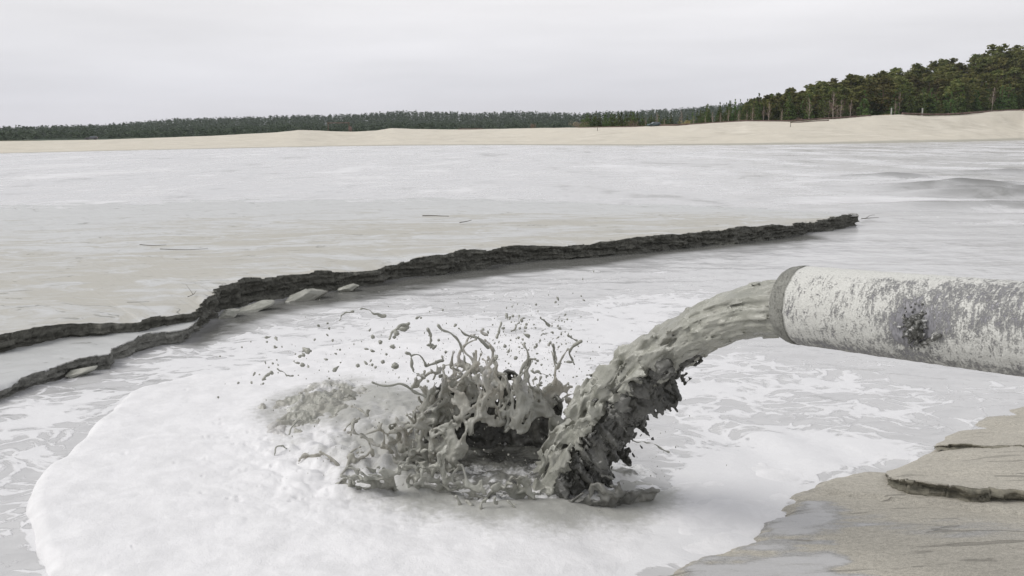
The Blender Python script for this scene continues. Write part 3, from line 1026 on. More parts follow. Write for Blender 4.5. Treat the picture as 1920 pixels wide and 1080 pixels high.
for (px, py, sx, sy, sz, sd, rz, lab) in ((572, 557, 0.42, 0.22, 0.17, 4, 0.5, 'pale grey slumped mud block leaning under the eroded cliff'),
                                          (475, 577, 0.36, 0.16, 0.07, 9, 0.55, 'low pale slump of mud lying at the waterline by the cliff bend'),
        (655, 541, 0.24, 0.12, 0.08, 12, 0.4, 'small grey slumped block right of the big leaning one'),
        (428, 590, 0.22, 0.13, 0.08, 17, 0.9, 'small mud lump in the corner of the cliff bend'),
        (1010, 476, 0.5, 0.2, 0.06, 23, 0.3, 'long flat silt slab awash under the middle of the cliff'),
        (150, 698, 0.2, 0.1, 0.06, 29, 0.6, 'small mud crumb under the terrace edge at far left')):
    me = rock_mesh('mud_block', sx, sy, sz, sd)
    add_attr(me, 'thin', np.full(len(me.vertices), 0.25 if sx > 0.4 else 0.0))
    add_attr(me, 'white', np.zeros(len(me.vertices)))
    p = at(px, py, 0.05)
    o = link('mud_block', me, MUD, None, p)
    o.rotation_euler = (0.15, -0.2, rz)
    tag(o, lab, 'mud block')

# ------------------------------------------------------------------ sand bank at lower right
UPZ = 0.20


def ledge(name, front, rear, zf, zr, zb, seed, amp, block, nu):
    f = [at(x, y, zf * (0.55 + 0.45 * min(1, i / 2.0))) for i, (x, y) in enumerate(front)]
    r = [at(x, y, zr) for x, y in rear]
    me = shelf(name, f, r, zb, nu, 16, 80, (BANK_CUT, BANK), amp=amp, under=0.06, seed=seed, wet_fn=lambda p, w: np.full(len(p), 0.5 * float(sstep(0.7, 1.0, w))), topamp=0.05, block=block)
    tag(link(name, me), kind='structure')


REAR = [(1663, 886), (1682, 878), (1702, 867), (1730, 849), (1762, 827), (1787, 813), (1820, 797), (1860, 780), (1920, 758), (2000, 726), (2080, 698), (2200, 655)]
ledge('sand_ledge', [(1661, 889), (1668, 896), (1690, 900), (1715, 905), (1750, 910), (1790, 913), (1830, 914), (1870, 915), (1920, 917), (1985, 921), (2050, 924), (2150, 928)], REAR, 0.20, -0.02, 0.0, 41.0, 0.065, 0.09, 1300)
ledge('sand_layer', [(1752, 838), (1765, 834), (1790, 833), (1815, 833), (1840, 835), (1865, 838), (1895, 838), (1930, 838), (1980, 840), (2050, 843), (2150, 846)],
      [(1758, 829), (1775, 820), (1795, 809), (1820, 797), (1845, 786), (1870, 776), (1920, 757), (1970, 738), (2010, 722), (2100, 690), (2200, 650)], 0.115, -0.03, 0.06, 57.0, 0.045, 0.07, 800)

LOW_BANK = pxpoly([(1500, 925), (1540, 901), (1610, 886), (1680, 884), (1760, 860), (1850, 800), (2100, 700), (2400, 800), (2400, 1300), (1200, 1300), (1230, 1085), (1330, 1048), (1420, 1018), (1440, 1005), (1475, 968), (1496, 938)])
FILM1 = pxpoly([(1480, 955), (1500, 935), (1570, 950), (1620, 985), (1590, 1010), (1500, 1015), (1430, 1018), (1445, 1000)])
FILM2 = pxpoly([(1180, 1120), (1290, 1062), (1350, 1045), (1430, 1030), (1560, 1050), (1600, 1085), (1640, 1140)])
STREAK = pxpoly([(1560, 965), (1700, 975), (1980, 1000), (1980, 1035), (1760, 1030), (1620, 1010)])


def build_bank():
    rr, th = polar_grid(1180, 2150, 700, 1180, 2.0)
    th = np.concatenate([np.linspace(th[0] - 0.5, th[0] - 0.02, 12), th, np.linspace(th[-1] + 0.02, th[-1] + 0.7, 20)])
    rr = np.concatenate([[0.6, 2.0, 3.5], rr])
    R, T = np.meshgrid(rr, th, indexing='ij')
    X, Y = (R * np.sin(T)).ravel(), (R * np.cos(T)).ravel()
    s = -poly_sdf(X + 0.05 * fbm(P3(X * 3, Y * 3, 1), 3), Y + 0.05 * fbm(P3(X * 3, Y * 3, 8), 3), LOW_BANK)
    z = -0.10 + 0.13 * sstep(-0.25, 0.16, s) + 0.06 * sstep(0.2, 2.2, s)
    z += 0.012 * fbm(P3(X * 0.9 - Y * 0.3, Y * 4.0 + X * 0.9, 3), 4) * sstep(0, 0.3, s)
    f1 = 1 - sstep(-0.2, 0.2, poly_sdf(X, Y, FILM1) + 0.22 * fbm(P3(X * 2 - Y, Y * 7, 5), 4))
    f2 = 1 - sstep(-0.2, 0.2, poly_sdf(X, Y, FILM2) + 0.25 * fbm(P3(X * 2 - Y, Y * 7, 15), 4))
    st = 1 - sstep(-0.25, 0.25, poly_sdf(X, Y, STREAK))
    film = np.maximum(f1, f2)
    z = z * (1 - film) + film * np.clip(0.034 + 0.010 * (z - 0.03), 0, 0.05)
    wet = np.maximum(film * 1.0, np.maximum(st * 0.62, 0.30 * (1 - sstep(0.1, 0.7, s))))
    # little scarp: the crack-like step running right from the point of the bank
    sc = np.array([at(x, y)[:2] for x, y in [(1497, 926), (1560, 932), (1627, 940), (1700, 950), (1800, 960), (1900, 978), (2050, 1000)]])
    ye = np.interp(X, sc[:, 0], sc[:, 1]) + 0.03 * fbm(P3(X * 5, 0 * X, 2), 3)
    z += 0.035 * sstep(-0.015, 0.015, Y - ye) * sstep(0.02, 0.15, s) * (1 - 0.9 * sstep(0.2, 1.2, Y - ye)) * (1 - sstep(4.0, 5.2, X))
    sc2 = np.array([at(x, y)[:2] for x, y in [(1830, 942), (1870, 948), (1930, 950), (2050, 955)]])
    y2 = np.interp(X, sc2[:, 0], sc2[:, 1]) + 0.02 * fbm(P3(X * 6, 0 * X, 6), 3)
    z += 0.06 * sstep(-0.01, 0.01, Y - y2) * (1 - sstep(0.05, 0.5, Y - y2)) * sstep(sc2[0, 0] - 0.1, sc2[0, 0] + 0.3, X)
    me = mesh_from('sand_bank', np.stack([X, Y, z], 1), grid_faces(len(rr), len(th))[:, ::-1])
    add_attr(me, 'wet', wet)
    tag(link('sand_bank', me, BANK), kind='structure')


build_bank()

# ------------------------------------------------------------------ the outfall pipe
PM = aty(1480, 570, 6.0)
PD = np.array([0.647, -0.763, 0.045])
PD /= np.linalg.norm(PD)
PR = 0.268
PS = np.cross(np.array([0, 0, 1.0]), PD)
PS /= np.linalg.norm(PS)
PU = np.cross(PD, PS)


def build_pipe():
    root = empty('discharge_pipe', tuple(PM), 'wide steel discharge pipe caked in dried white mud pouring slurry at lower right', 'pipe')
    rot = Matrix(np.stack([PD, PS, PU], 1).tolist()).to_4x4()
    root.rotation_euler = rot.to_euler()

    def ring_mesh(name, xs, rs, na, disp=None):
        th = np.linspace(0, 2 * math.pi, na + 1)
        Xg, Tg = np.meshgrid(xs, th, indexing='ij')
        Rg = np.repeat(np.asarray(rs)[:, None], na + 1, 1)
        if disp is not None:
            Rg = Rg + disp(Xg, Tg)
        V = np.stack([Xg, Rg * np.cos(Tg), Rg * np.sin(Tg)], -1).reshape(-1, 3)
        F = grid_faces(len(xs), na + 1)
        me = mesh_from(name, V, F)
        uvl = me.uv_layers.new(name='UVMap')
        vi = np.zeros(len(me.loops), np.int32)
        me.loops.foreach_get('vertex_index', vi)
        UV = np.stack([Xg.ravel(), (Tg * PR).ravel()], 1)[vi]
        uvl.data.foreach_set('uv', UV.astype(np.float32).ravel())
        return me, Xg.ravel(), Tg.ravel()

    # scar where the mud lump hangs, in pipe coordinates
    xs = np.concatenate([np.linspace(0.11, 2.6, 420), np.linspace(2.65, 10, 60)])
    lum_x, lum_t = LUMP

    def disp(Xg, Tg):
        p = P3((Xg * 14).ravel(), (Tg * PR * 14).ravel())
        return (0.0035 * fbm(p, 4)).reshape(Xg.shape)
    me, Xf, Tf = ring_mesh('pipe_barrel', xs, np.full(len(xs), PR), 220, disp)
    up = np.sin(Tf)
    crust = 0.59 - 0.095 * sstep(0.25, 1.35, Xf)
    crust -= 0.115
    crust += 0.16 * sstep(0.86, 0.99, up) * (1 - 0.7 * sstep(0.5, 1.6, Xf))
    crust -= 0.10 * sstep(-0.55, -0.85, up) 
    crust += 0.10 * sstep(0.3, -0.5, up) * sstep(0.5, 1.2, Xf)
    add_attr(me, 'crust', crust)
    dq = np.hypot((Xf - lum_x) / 1.0, (np.angle(np.exp(1j * (Tf - lum_t)))) * PR)
    add_attr(me, 'scar', np.exp(-(dq / 0.13) ** 2) * sstep(-0.3, 0.3, 0.3 + fbm(P3(Xf * 9, Tf * 2.5), 3)))
    add_attr(me, 'fresh', 0.95 - 0.85 * sstep(0.04, 0.20, Xf))
    link('pipe_barrel', me, PIPE, root)
    # fresh mud on the tapered mouth, wrapping into the bore
    a = np.linspace(0, 1, 24)
    xs2 = np.concatenate([0.115 - 0.115 * a, np.zeros(1) + 0.0, np.linspace(0.002, 0.9, 30)])
    rs2 = np.concatenate([PR + 0.003 - 0.027 * a ** 2.2, [PR - 0.030], np.full(30, PR - 0.034)])
    me, Xf, Tf = ring_mesh('mud_collar', xs2, rs2, 220, lambda Xg, Tg: (0.004 * fbm(P3((Xg * 16).ravel(), (Tg * PR * 16).ravel(), 3), 4)).reshape(Xg.shape))
    add_attr(me, 'crust', np.full(len(Xf), 0.47))
    add_attr(me, 'scar', np.zeros(len(Xf)))
    add_attr(me, 'fresh', np.maximum(0.95 - 0.85 * sstep(0.04, 0.20, Xf), np.repeat((np.arange(len(xs2)) >= 22) * 1.0, 221)))
    tag(link('mud_collar', me, PIPE, root), 'smooth wet grey mud coating on the pipe mouth')
    return root


# where the lump sits: cast the photo ray for (1716,618) to the pipe's near side
def pipe_hit(px, py):
    d = ray(px, py)
    d /= np.linalg.norm(d)
    best = None
    o = CO - PM
    dp, op = d - PD * (d @ PD), o - PD * (o @ PD)
    A, Bq, Cq = dp @ dp, 2 * dp @ op, op @ op - PR ** 2
    t = (-Bq - math.sqrt(max(Bq * Bq - 4 * A * Cq, 0))) / (2 * A)
    q = o + d * t
    return float(q @ PD), float(math.atan2(q @ PU, q @ PS)), CO + d * t


LUMP = pipe_hit(1712, 622)[:2]
PIPE_ROOT = build_pipe()


# ------------------------------------------------------------------ implicit surfaces (surface nets)
def surface_nets(F, iso, origin, vox):
    ins = F > iso
    nx, ny, nz = F.shape
    c = np.zeros((nx - 1, ny - 1, nz - 1), np.uint8)
    for dx in (0, 1):
        for dy in (0, 1):
            for dz in (0, 1):
                c += ins[dx:nx - 1 + dx, dy:ny - 1 + dy, dz:nz - 1 + dz]
    act = (c > 0) & (c < 8)
    I = np.argwhere(act)
    idx = np.full(c.shape, -1, np.int32)
    idx[act] = np.arange(len(I))
    acc = np.zeros((len(I), 3), np.float64)
    cnt = np.zeros(len(I))
    cor = np.array([[a, b, d] for a in (0, 1) for b in (0, 1) for d in (0, 1)])
    for a in range(8):
        for b in range(a + 1, 8):
            if np.abs(cor[a] - cor[b]).sum() != 1:
                continue
            fa = F[I[:, 0] + cor[a][0], I[:, 1] + cor[a][1], I[:, 2] + cor[a][2]]
            fb = F[I[:, 0] + cor[b][0], I[:, 1] + cor[b][1], I[:, 2] + cor[b][2]]
            m = (fa > iso) != (fb > iso)
            t = np.where(m, (iso - fa) / np.where(m, fb - fa, 1), 0)
            acc += np.where(m[:, None], cor[a] + t[:, None] * (cor[b] - cor[a]), 0)
            cnt += m
    V = I + acc / cnt[:, None]
    faces = []
    for ax in range(3):
        sl0 = [slice(None)] * 3
        sl1 = [slice(None)] * 3
        sl0[ax] = slice(0, -1)
        sl1[ax] = slice(1, None)
        cr = ins[tuple(sl0)] != ins[tuple(sl1)]
        E = np.argwhere(cr)
        b, d = [(1, 2), (2, 0), (0, 1)][ax]
        ok = (E[:, b] > 0) & (E[:, d] > 0) & (E[:, b] < F.shape[b] - 1) & (E[:, d] < F.shape[d] - 1)
        E = E[ok]
        q = []
        for ob, od in ((-1, -1), (0, -1), (0, 0), (-1, 0)):
            K = E.copy()
            K[:, b] += ob
            K[:, d] += od
            q.append(idx[K[:, 0], K[:, 1], K[:, 2]])
        q = np.stack(q, 1)
        flip = ~ins[E[:, 0], E[:, 1], E[:, 2]]
        q[flip] = q[flip][:, ::-1]
        faces.append(q)
    Fq = np.vstack(faces)
    Fq = Fq[(Fq >= 0).all(1)]
    return V * vox + np.asarray(origin), Fq


def drop_islands(V, F, min_faces=60):
    n = len(V)
    lab = np.arange(n)
    for _ in range(200):
        m = lab[F].min(1)
        new = lab.copy()
        for k in range(F.shape[1]):
            np.minimum.at(new, F[:, k], m)
        new = new[new]
        if (new == lab).all():
            break
        lab = new
    fl = lab[F[:, 0]]
    cnt = np.bincount(fl, minlength=n)
    F = F[cnt[fl] >= min_faces]
    used = np.unique(F)
    re = np.full(n, -1)
    re[used] = np.arange(len(used))
    return V[used], re[F], used


# ------------------------------------------------------------------ the jet of slurry
JD = np.array([-0.647, 0.763])
JK = 0.35
JSL = 0.10
JEND = 2.40


def jet_curve():
    s = np.linspace(-0.25, JEND, 400)
    zz = np.where(s > 0, -JSL * s - JK * s * s, -JSL * s) - 0.035
    P = np.stack([PM[0] + JD[0] * s, PM[1] + JD[1] * s, PM[2] + zz], 1)
    L = np.concatenate([[0], np.cumsum(np.linalg.norm(np.diff(P, axis=0), axis=1))])
    return P, L


def build_jet():
    P, L = jet_curve()
    step = 0.0095
    ns = int(L[-1] / step)
    ext = 0.50
    na = int(2 * ext / step)
    S = np.arange(ns) * step
    A = -ext + np.arange(na) * step
    s3, a3, b3 = np.meshgrid(S, A, A, indexing='ij')
    sf, af, bf = s3.ravel().astype(np.float32), a3.ravel().astype(np.float32), b3.ravel().astype(np.float32)
    LL = L[-1]
    q = np.clip((sf - 0.25) / (LL - 0.25), 0, 1)              # 0 at the mouth
    ra = 0.215 + 0.08 * q
    rb = 0.196 - 0.03 * sstep(0, 0.25, q) + 0.085 * sstep(0.2, 0.8, q)
    rad = np.sqrt((af / ra) ** 2 + (bf / rb) ** 2)
    dist = (1 - rad) * np.minimum(ra, rb)                      # >0 inside
    sel = np.abs(dist) < 0.23
    w = np.stack([sf[sel], af[sel], bf[sel]], 1)
    qs = q[sel]
    rough = sstep(0.12, 0.50, qs)
    mid = sstep(0.10, 0.34, qs)
    wa = w * np.array([0.44, 1.0, 1.0], np.float32)           # everything drawn out along the flow
    wp = wa + 0.085 * np.stack([perlin(wa * 5 + 3), perlin(wa * 5 + 13), perlin(wa * 5 + 23)], 1)
    big = fbm(wp * 3.8 + 1.0, 2)
    bill = np.abs(perlin(wp * 7.2 + 5.0)) * 2 - 0.55
    med = perlin(wp * 15.0 + 7.0)
    streak = fbm(w * np.array([5, 24, 24], np.float32) + 19.0, 3, 0.6)
    pits = np.clip(perlin(wp * 8.2 + 40) - 0.06, 0, 1)
    pits2 = np.clip(perlin(wp * 16.0 + 50) - 0.20, 0, 1)
    knob = np.clip(perlin(wp * 11.0 + 70) - 0.18, 0, 1)
    streak2 = fbm(w * np.array([3.2, 34, 34], np.float32) + 29.0, 2, 0.6)
    base = (1 - rough) * (0.016 * streak + 0.014 * streak2) + 0.022 * mid * streak + 0.055 * mid * (1 - rough) * (perlin(wp * 8.0 + 90) - 0.3 * bill)
    # pale mantle in the unshaded slurry colour: lumps, holes and a torn lower hem
    dm = base + rough * (0.095 * big - 0.085 * bill + 0.018 * med + 0.17 * knob) - (0.40 * pits + 0.10 * pits2) * sstep(0.18, 0.48, qs)
    fm = dist[sel] + dm
    rbs = rb[sel]
    hem = -rbs * (1.25 - 1.05 * sstep(0.16, 0.62, qs)) + 0.085 * perlin(P3(w[:, 0] * 6.0, w[:, 1] * 4)) + 0.06 * perlin(P3(w[:, 0] * 14.0, w[:, 1] * 9, 3)) - 0.10 * np.maximum(0, perlin(P3(w[:, 0] * 11, w[:, 1] * 8, 9)))
    fm = np.minimum(fm, (w[:, 2] - hem) * 0.8)
    # core under the mantle, fringed below; underside shade is put into its colour
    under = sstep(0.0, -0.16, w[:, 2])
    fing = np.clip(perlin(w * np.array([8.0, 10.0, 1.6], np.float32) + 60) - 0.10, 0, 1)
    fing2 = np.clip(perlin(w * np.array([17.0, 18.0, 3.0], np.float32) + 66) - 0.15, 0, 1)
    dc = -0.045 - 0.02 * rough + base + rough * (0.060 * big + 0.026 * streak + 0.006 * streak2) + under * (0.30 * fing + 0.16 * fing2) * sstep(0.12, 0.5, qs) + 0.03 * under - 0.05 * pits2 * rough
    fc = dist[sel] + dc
    T = np.gradient(P, axis=0)
    T /= np.linalg.norm(T, axis=1, keepdims=True)
    side = np.array([JD[1], -JD[0], 0.0])
    c0 = at(1090, 905)
    root = empty('slurry_jet', tuple(c0), 'thick ragged arc of grey slurry pouring out of the pipe mouth', 'slurry jet')
    for nm, fv, mat, off in (('mantle', fm, MUD, 0.0), ('shaded_core', fc, MUD_DARK_SHADE, -0.055)):
        f = np.where(dist > 0, 0.23, -0.23).astype(np.float32) + (off if False else 0)
        if nm == 'mantle':
            f = np.minimum(f, (bf + 0.30) * 2)
        f[sel] = fv
        F = f.reshape(s3.shape)
        F[:, 0, :] = F[:, -1, :] = -1
        F[:, :, 0] = F[:, :, -1] = -1
        F[0] = F[-1] = -1
        V, Fq = surface_nets(F, 0.0, (0, -ext, -ext), step)
        V, Fq, _ = drop_islands(V, Fq, 30)
        px = np.stack([np.interp(V[:, 0], L, P[:, k]) for k in range(3)], 1)
        t = np.stack([np.interp(V[:, 0], L, T[:, k]) for k in range(3)], 1)
        t /= np.linalg.norm(t, axis=1, keepdims=True)
        upv = np.cross(side, t)
        W = px + side * V[:, 1:2] + upv * V[:, 2:3]
        me = mesh_from(nm, W - c0, Fq)
        add_attr(me, 'thin', np.clip(0.12 + 0.4 * fbm(V * 3.0, 2), 0, 0.3) if nm == 'mantle' else np.zeros(len(V)))
        add_attr(me, 'white', np.zeros(len(V)))
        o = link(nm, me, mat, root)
        o['label'] = 'pale lumpy torn skin of the slurry jet' if nm == 'mantle' else 'fringed underside of the slurry jet with shade in its dark colour'


build_jet()


# ------------------------------------------------------------------ splash sheets: points splatted to a grid, then meshed
def splat_mesh(pts, wts, sigma, iso, vox, pad=4):
    lo = pts.min(0) - vox * pad * 2
    n = np.ceil((pts.max(0) + vox * pad * 2 - lo) / vox).astype(int) + 1
    g = (pts - lo) / vox
    i0 = np.floor(g).astype(np.int64)
    fr = g - i0
    F = np.zeros(int(np.prod(n)))
    for dx in (0, 1):
        for dy in (0, 1):
            for dz in (0, 1):
                w = (fr[:, 0] if dx else 1 - fr[:, 0]) * (fr[:, 1] if dy else 1 - fr[:, 1]) * (fr[:, 2] if dz else 1 - fr[:, 2]) * wts
                k = ((i0[:, 0] + dx) * n[1] + i0[:, 1] + dy) * n[2] + i0[:, 2] + dz
                F += np.bincount(k, w, minlength=F.size)
    F = F.reshape(n) / vox ** 3
    sg = sigma / vox
    r = int(math.ceil(3 * sg))
    ker = np.exp(-0.5 * (np.arange(-r, r + 1) / sg) ** 2)
    ker /= ker.sum()
    for ax in range(3):
        G = np.zeros_like(F)
        for j, kv in enumerate(ker):
            sh = j - r
            src = [slice(None)] * 3
            dst = [slice(None)] * 3
            if sh >= 0:
                src[ax], dst[ax] = slice(0, n[ax] - sh), slice(sh, n[ax])
            else:
                src[ax], dst[ax] = slice(-sh, n[ax]), slice(0, n[ax] + sh)
            G[tuple(dst)] += kv * F[tuple(src)]
        F = G
    return surface_nets(F, iso, lo, vox)


SIG = 0.0082


def sheet_points(cols, rag=0.35, holes=0.3, seed=0.0, warp=0.06, thick=1.9, dens=0.0045, fing=9.0, nlig=9):
    """cols: rows (bx,by, mx,my,mdy, tx,ty,tdy[, bz]) in photo pixels; the foot lies on the water at (bx,by), mid and tip lean by dy metres"""
    C = []
    for c in cols:
        bz = c[8] if len(c) > 8 else -0.03
        b = at(c[0], c[1], bz)
        m = aty(c[2], c[3], b[1] + c[4])
        t = aty(c[5], c[6], b[1] + c[7])
        C.append(np.concatenate([b, m, t]))
    C = np.array(C)
    wid = max(np.linalg.norm(np.diff(C[:, 6:9], axis=0), axis=1).sum(), np.linalg.norm(np.diff(C[:, 3:6], axis=0), axis=1).sum(), np.linalg.norm(np.diff(C[:, :3], axis=0), axis=1).sum())
    hgt = (np.linalg.norm(C[:, 3:6] - C[:, :3], axis=1) + np.linalg.norm(C[:, 6:9] - C[:, 3:6], axis=1)).max() * 1.35
    nu, nv = int(wid / dens) + 2, int(hgt / dens) + 2
    tt = np.linspace(0, len(C) - 1, nu)
    # Catmull-Rom across the columns
    i = np.clip(np.floor(tt).astype(int), 0, len(C) - 2)
    f = (tt - i)[:, None]
    p0, p1, p2, p3 = C[np.maximum(i - 1, 0)], C[i], C[i + 1], C[np.minimum(i + 2, len(C) - 1)]
    K = 0.5 * (2 * p1 + (p2 - p0) * f + (2 * p0 - 5 * p1 + 4 * p2 - p3) * f ** 2 + (3 * p1 - p0 - 3 * p2 + p3) * f ** 3)
    v = np.linspace(0, 1.3, nv)
    U, Vv = np.meshgrid(np.arange(nu), v, indexing='ij')
    B, Mi, T = K[:, None, 0:3], K[:, None, 3:6], K[:, None, 6:9]
    vv = Vv[..., None]
    Q = B * (1 - vv) ** 2 + (2 * Mi - 0.5 * (B + T)) * 2 * vv * (1 - vv) + T * vv ** 2
    Q = Q.reshape(-1, 3)
    vf = Vv.ravel()
    ul = (U.ravel() / nu) * wid
    # warp the sheet in space, more towards the tip, with folds that run up the sheet
    e = (C[:, 6:9] - C[:, 0:3]).mean(0)
    du = C[-1, 3:6] - C[0, 3:6]
    nrm = np.cross(du, e)
    nrm /= np.linalg.norm(nrm) + 1e-9
    wn_ = np.stack([fbm(Q * 2.6 + seed + k * 9.1, 3) for k in range(3)], 1)
    wn2 = np.stack([perlin(Q * 9.0 + seed + k * 5.3) for k in range(3)], 1)
    wn3 = np.stack([perlin(Q * 21.0 + seed + k * 3.3) for k in range(3)], 1)
    fold = ridged(P3(ul * 5.0 + 0.5 * perlin(P3(ul * 2, vf * 2, seed)), vf * 1.1, seed + 1.5), 3, 0.55)
    Q = Q + wn_ * warp * (0.5 + 1.1 * vf[:, None]) + wn2 * 0.45 * warp + wn3 * 0.011 + nrm * (0.75 * warp * fold * (0.35 + 0.65 * np.clip(vf, 0, 1)))[:, None]
    # ragged rim with fingers
    fg = np.maximum(0, perlin(P3(ul * fing, seed + 3))) ** 1.3
    lim = 1.0 - rag * (0.55 - 0.9 * fbm(P3(ul * 3.0, seed), 2)) + rag * 1.1 * fg - rag * 0.2
    hole = fbm(P3(ul * 5.2 + 0.4 * fold, vf * 3.4, seed + 7), 4, 0.55)
    hl = holes * sstep(0.2, 0.9, vf)
    low = 0.0 if (len(cols[0]) < 9 or cols[0][8] < 0) else 0.04 + 0.13 * fbm(P3(ul * 3.0, seed + 50), 3)
    keep = (vf < lim) & (hole < 0.55 - hl) & (vf > low)
    amp = thick * (1.0 - 0.40 * np.clip(vf, 0, 1)) * (1 + 0.40 * perlin(P3(ul * 9, vf * 4, seed + 2)) + 0.22 * perlin(P3(ul * 22, vf * 9, seed + 4)) + 0.18 * fold)
    rimv = np.exp(-((lim - vf) / 0.03) ** 2)
    rimh = np.exp(-((0.55 - hl - hole) / 0.06) ** 2)
    amp = amp * (1 + 1.3 * np.maximum(rimv, rimh))
    wt = amp * SIG * math.sqrt(2 * math.pi) * (wid / nu) * (hgt / nv)
    PQ, PW = [Q[keep]], [wt[keep]]
    # ligaments torn from the rim, each ending in a bead
    rg = random.Random(int(seed * 10))
    Qg = Q.reshape(nu, nv, 3)
    lg = lim.reshape(nu, nv)[:, 0]
    for _ in range(int(nlig)):
        i = rg.randrange(3, nu - 3)
        vm = min(lg[i], 1.29)
        j = int(vm / 1.3 * (nv - 1))
        if j < 8:
            continue
        p0 = Qg[i, j]
        d = p0 - Qg[i, max(0, j - 14)]
        d = d / (np.linalg.norm(d) + 1e-9) + np.array([rg.gauss(0, 0.45), rg.gauss(0, 0.3), rg.gauss(0.1, 0.35)])
        L = rg.uniform(0.04, 0.17)
        a = np.linspace(0, 1, 5)[:, None]
        bend = np.array([rg.gauss(0, 0.35), rg.gauss(0, 0.2), rg.gauss(-0.25, 0.3)])
        cl = p0 - d * 0.03 + d * L * a + bend * L * a * a
        cq, cw = strand_points(cl, rg.uniform(0.010, 0.015), rg.uniform(0.005, 0.009), 0.9, rg.uniform(0, 99))
        PQ.append(cq)
        PW.append(cw)
        PQ.append(cl[-1:])
        PW.append(np.array([(2 * math.pi) ** 1.5 * SIG ** 3 * math.exp((rg.uniform(1.0, 1.8)) ** 2 / 2)]))
    return np.vstack(PQ), np.concatenate(PW)


def strand_points(P, r0, r1, beads=0.5, seed=0.0):
    C = catmull(P, max(12, int(sum(np.linalg.norm(np.diff(np.asarray(P), axis=0), axis=1)) / 0.004)))
    t = np.linspace(0, 1, len(C))
    L = np.linalg.norm(np.diff(C, axis=0), axis=1).sum()
    rad = (r0 + (r1 - r0) * t) * (1 + beads * perlin(P3(t * L * 14, seed)))
    rad = np.clip(rad, 0.004, None)
    amp = np.exp(np.clip(rad / SIG, 0, 2.2) ** 2 / 2)
    return C, amp * 2 * math.pi * SIG ** 2 * (L / len(C))


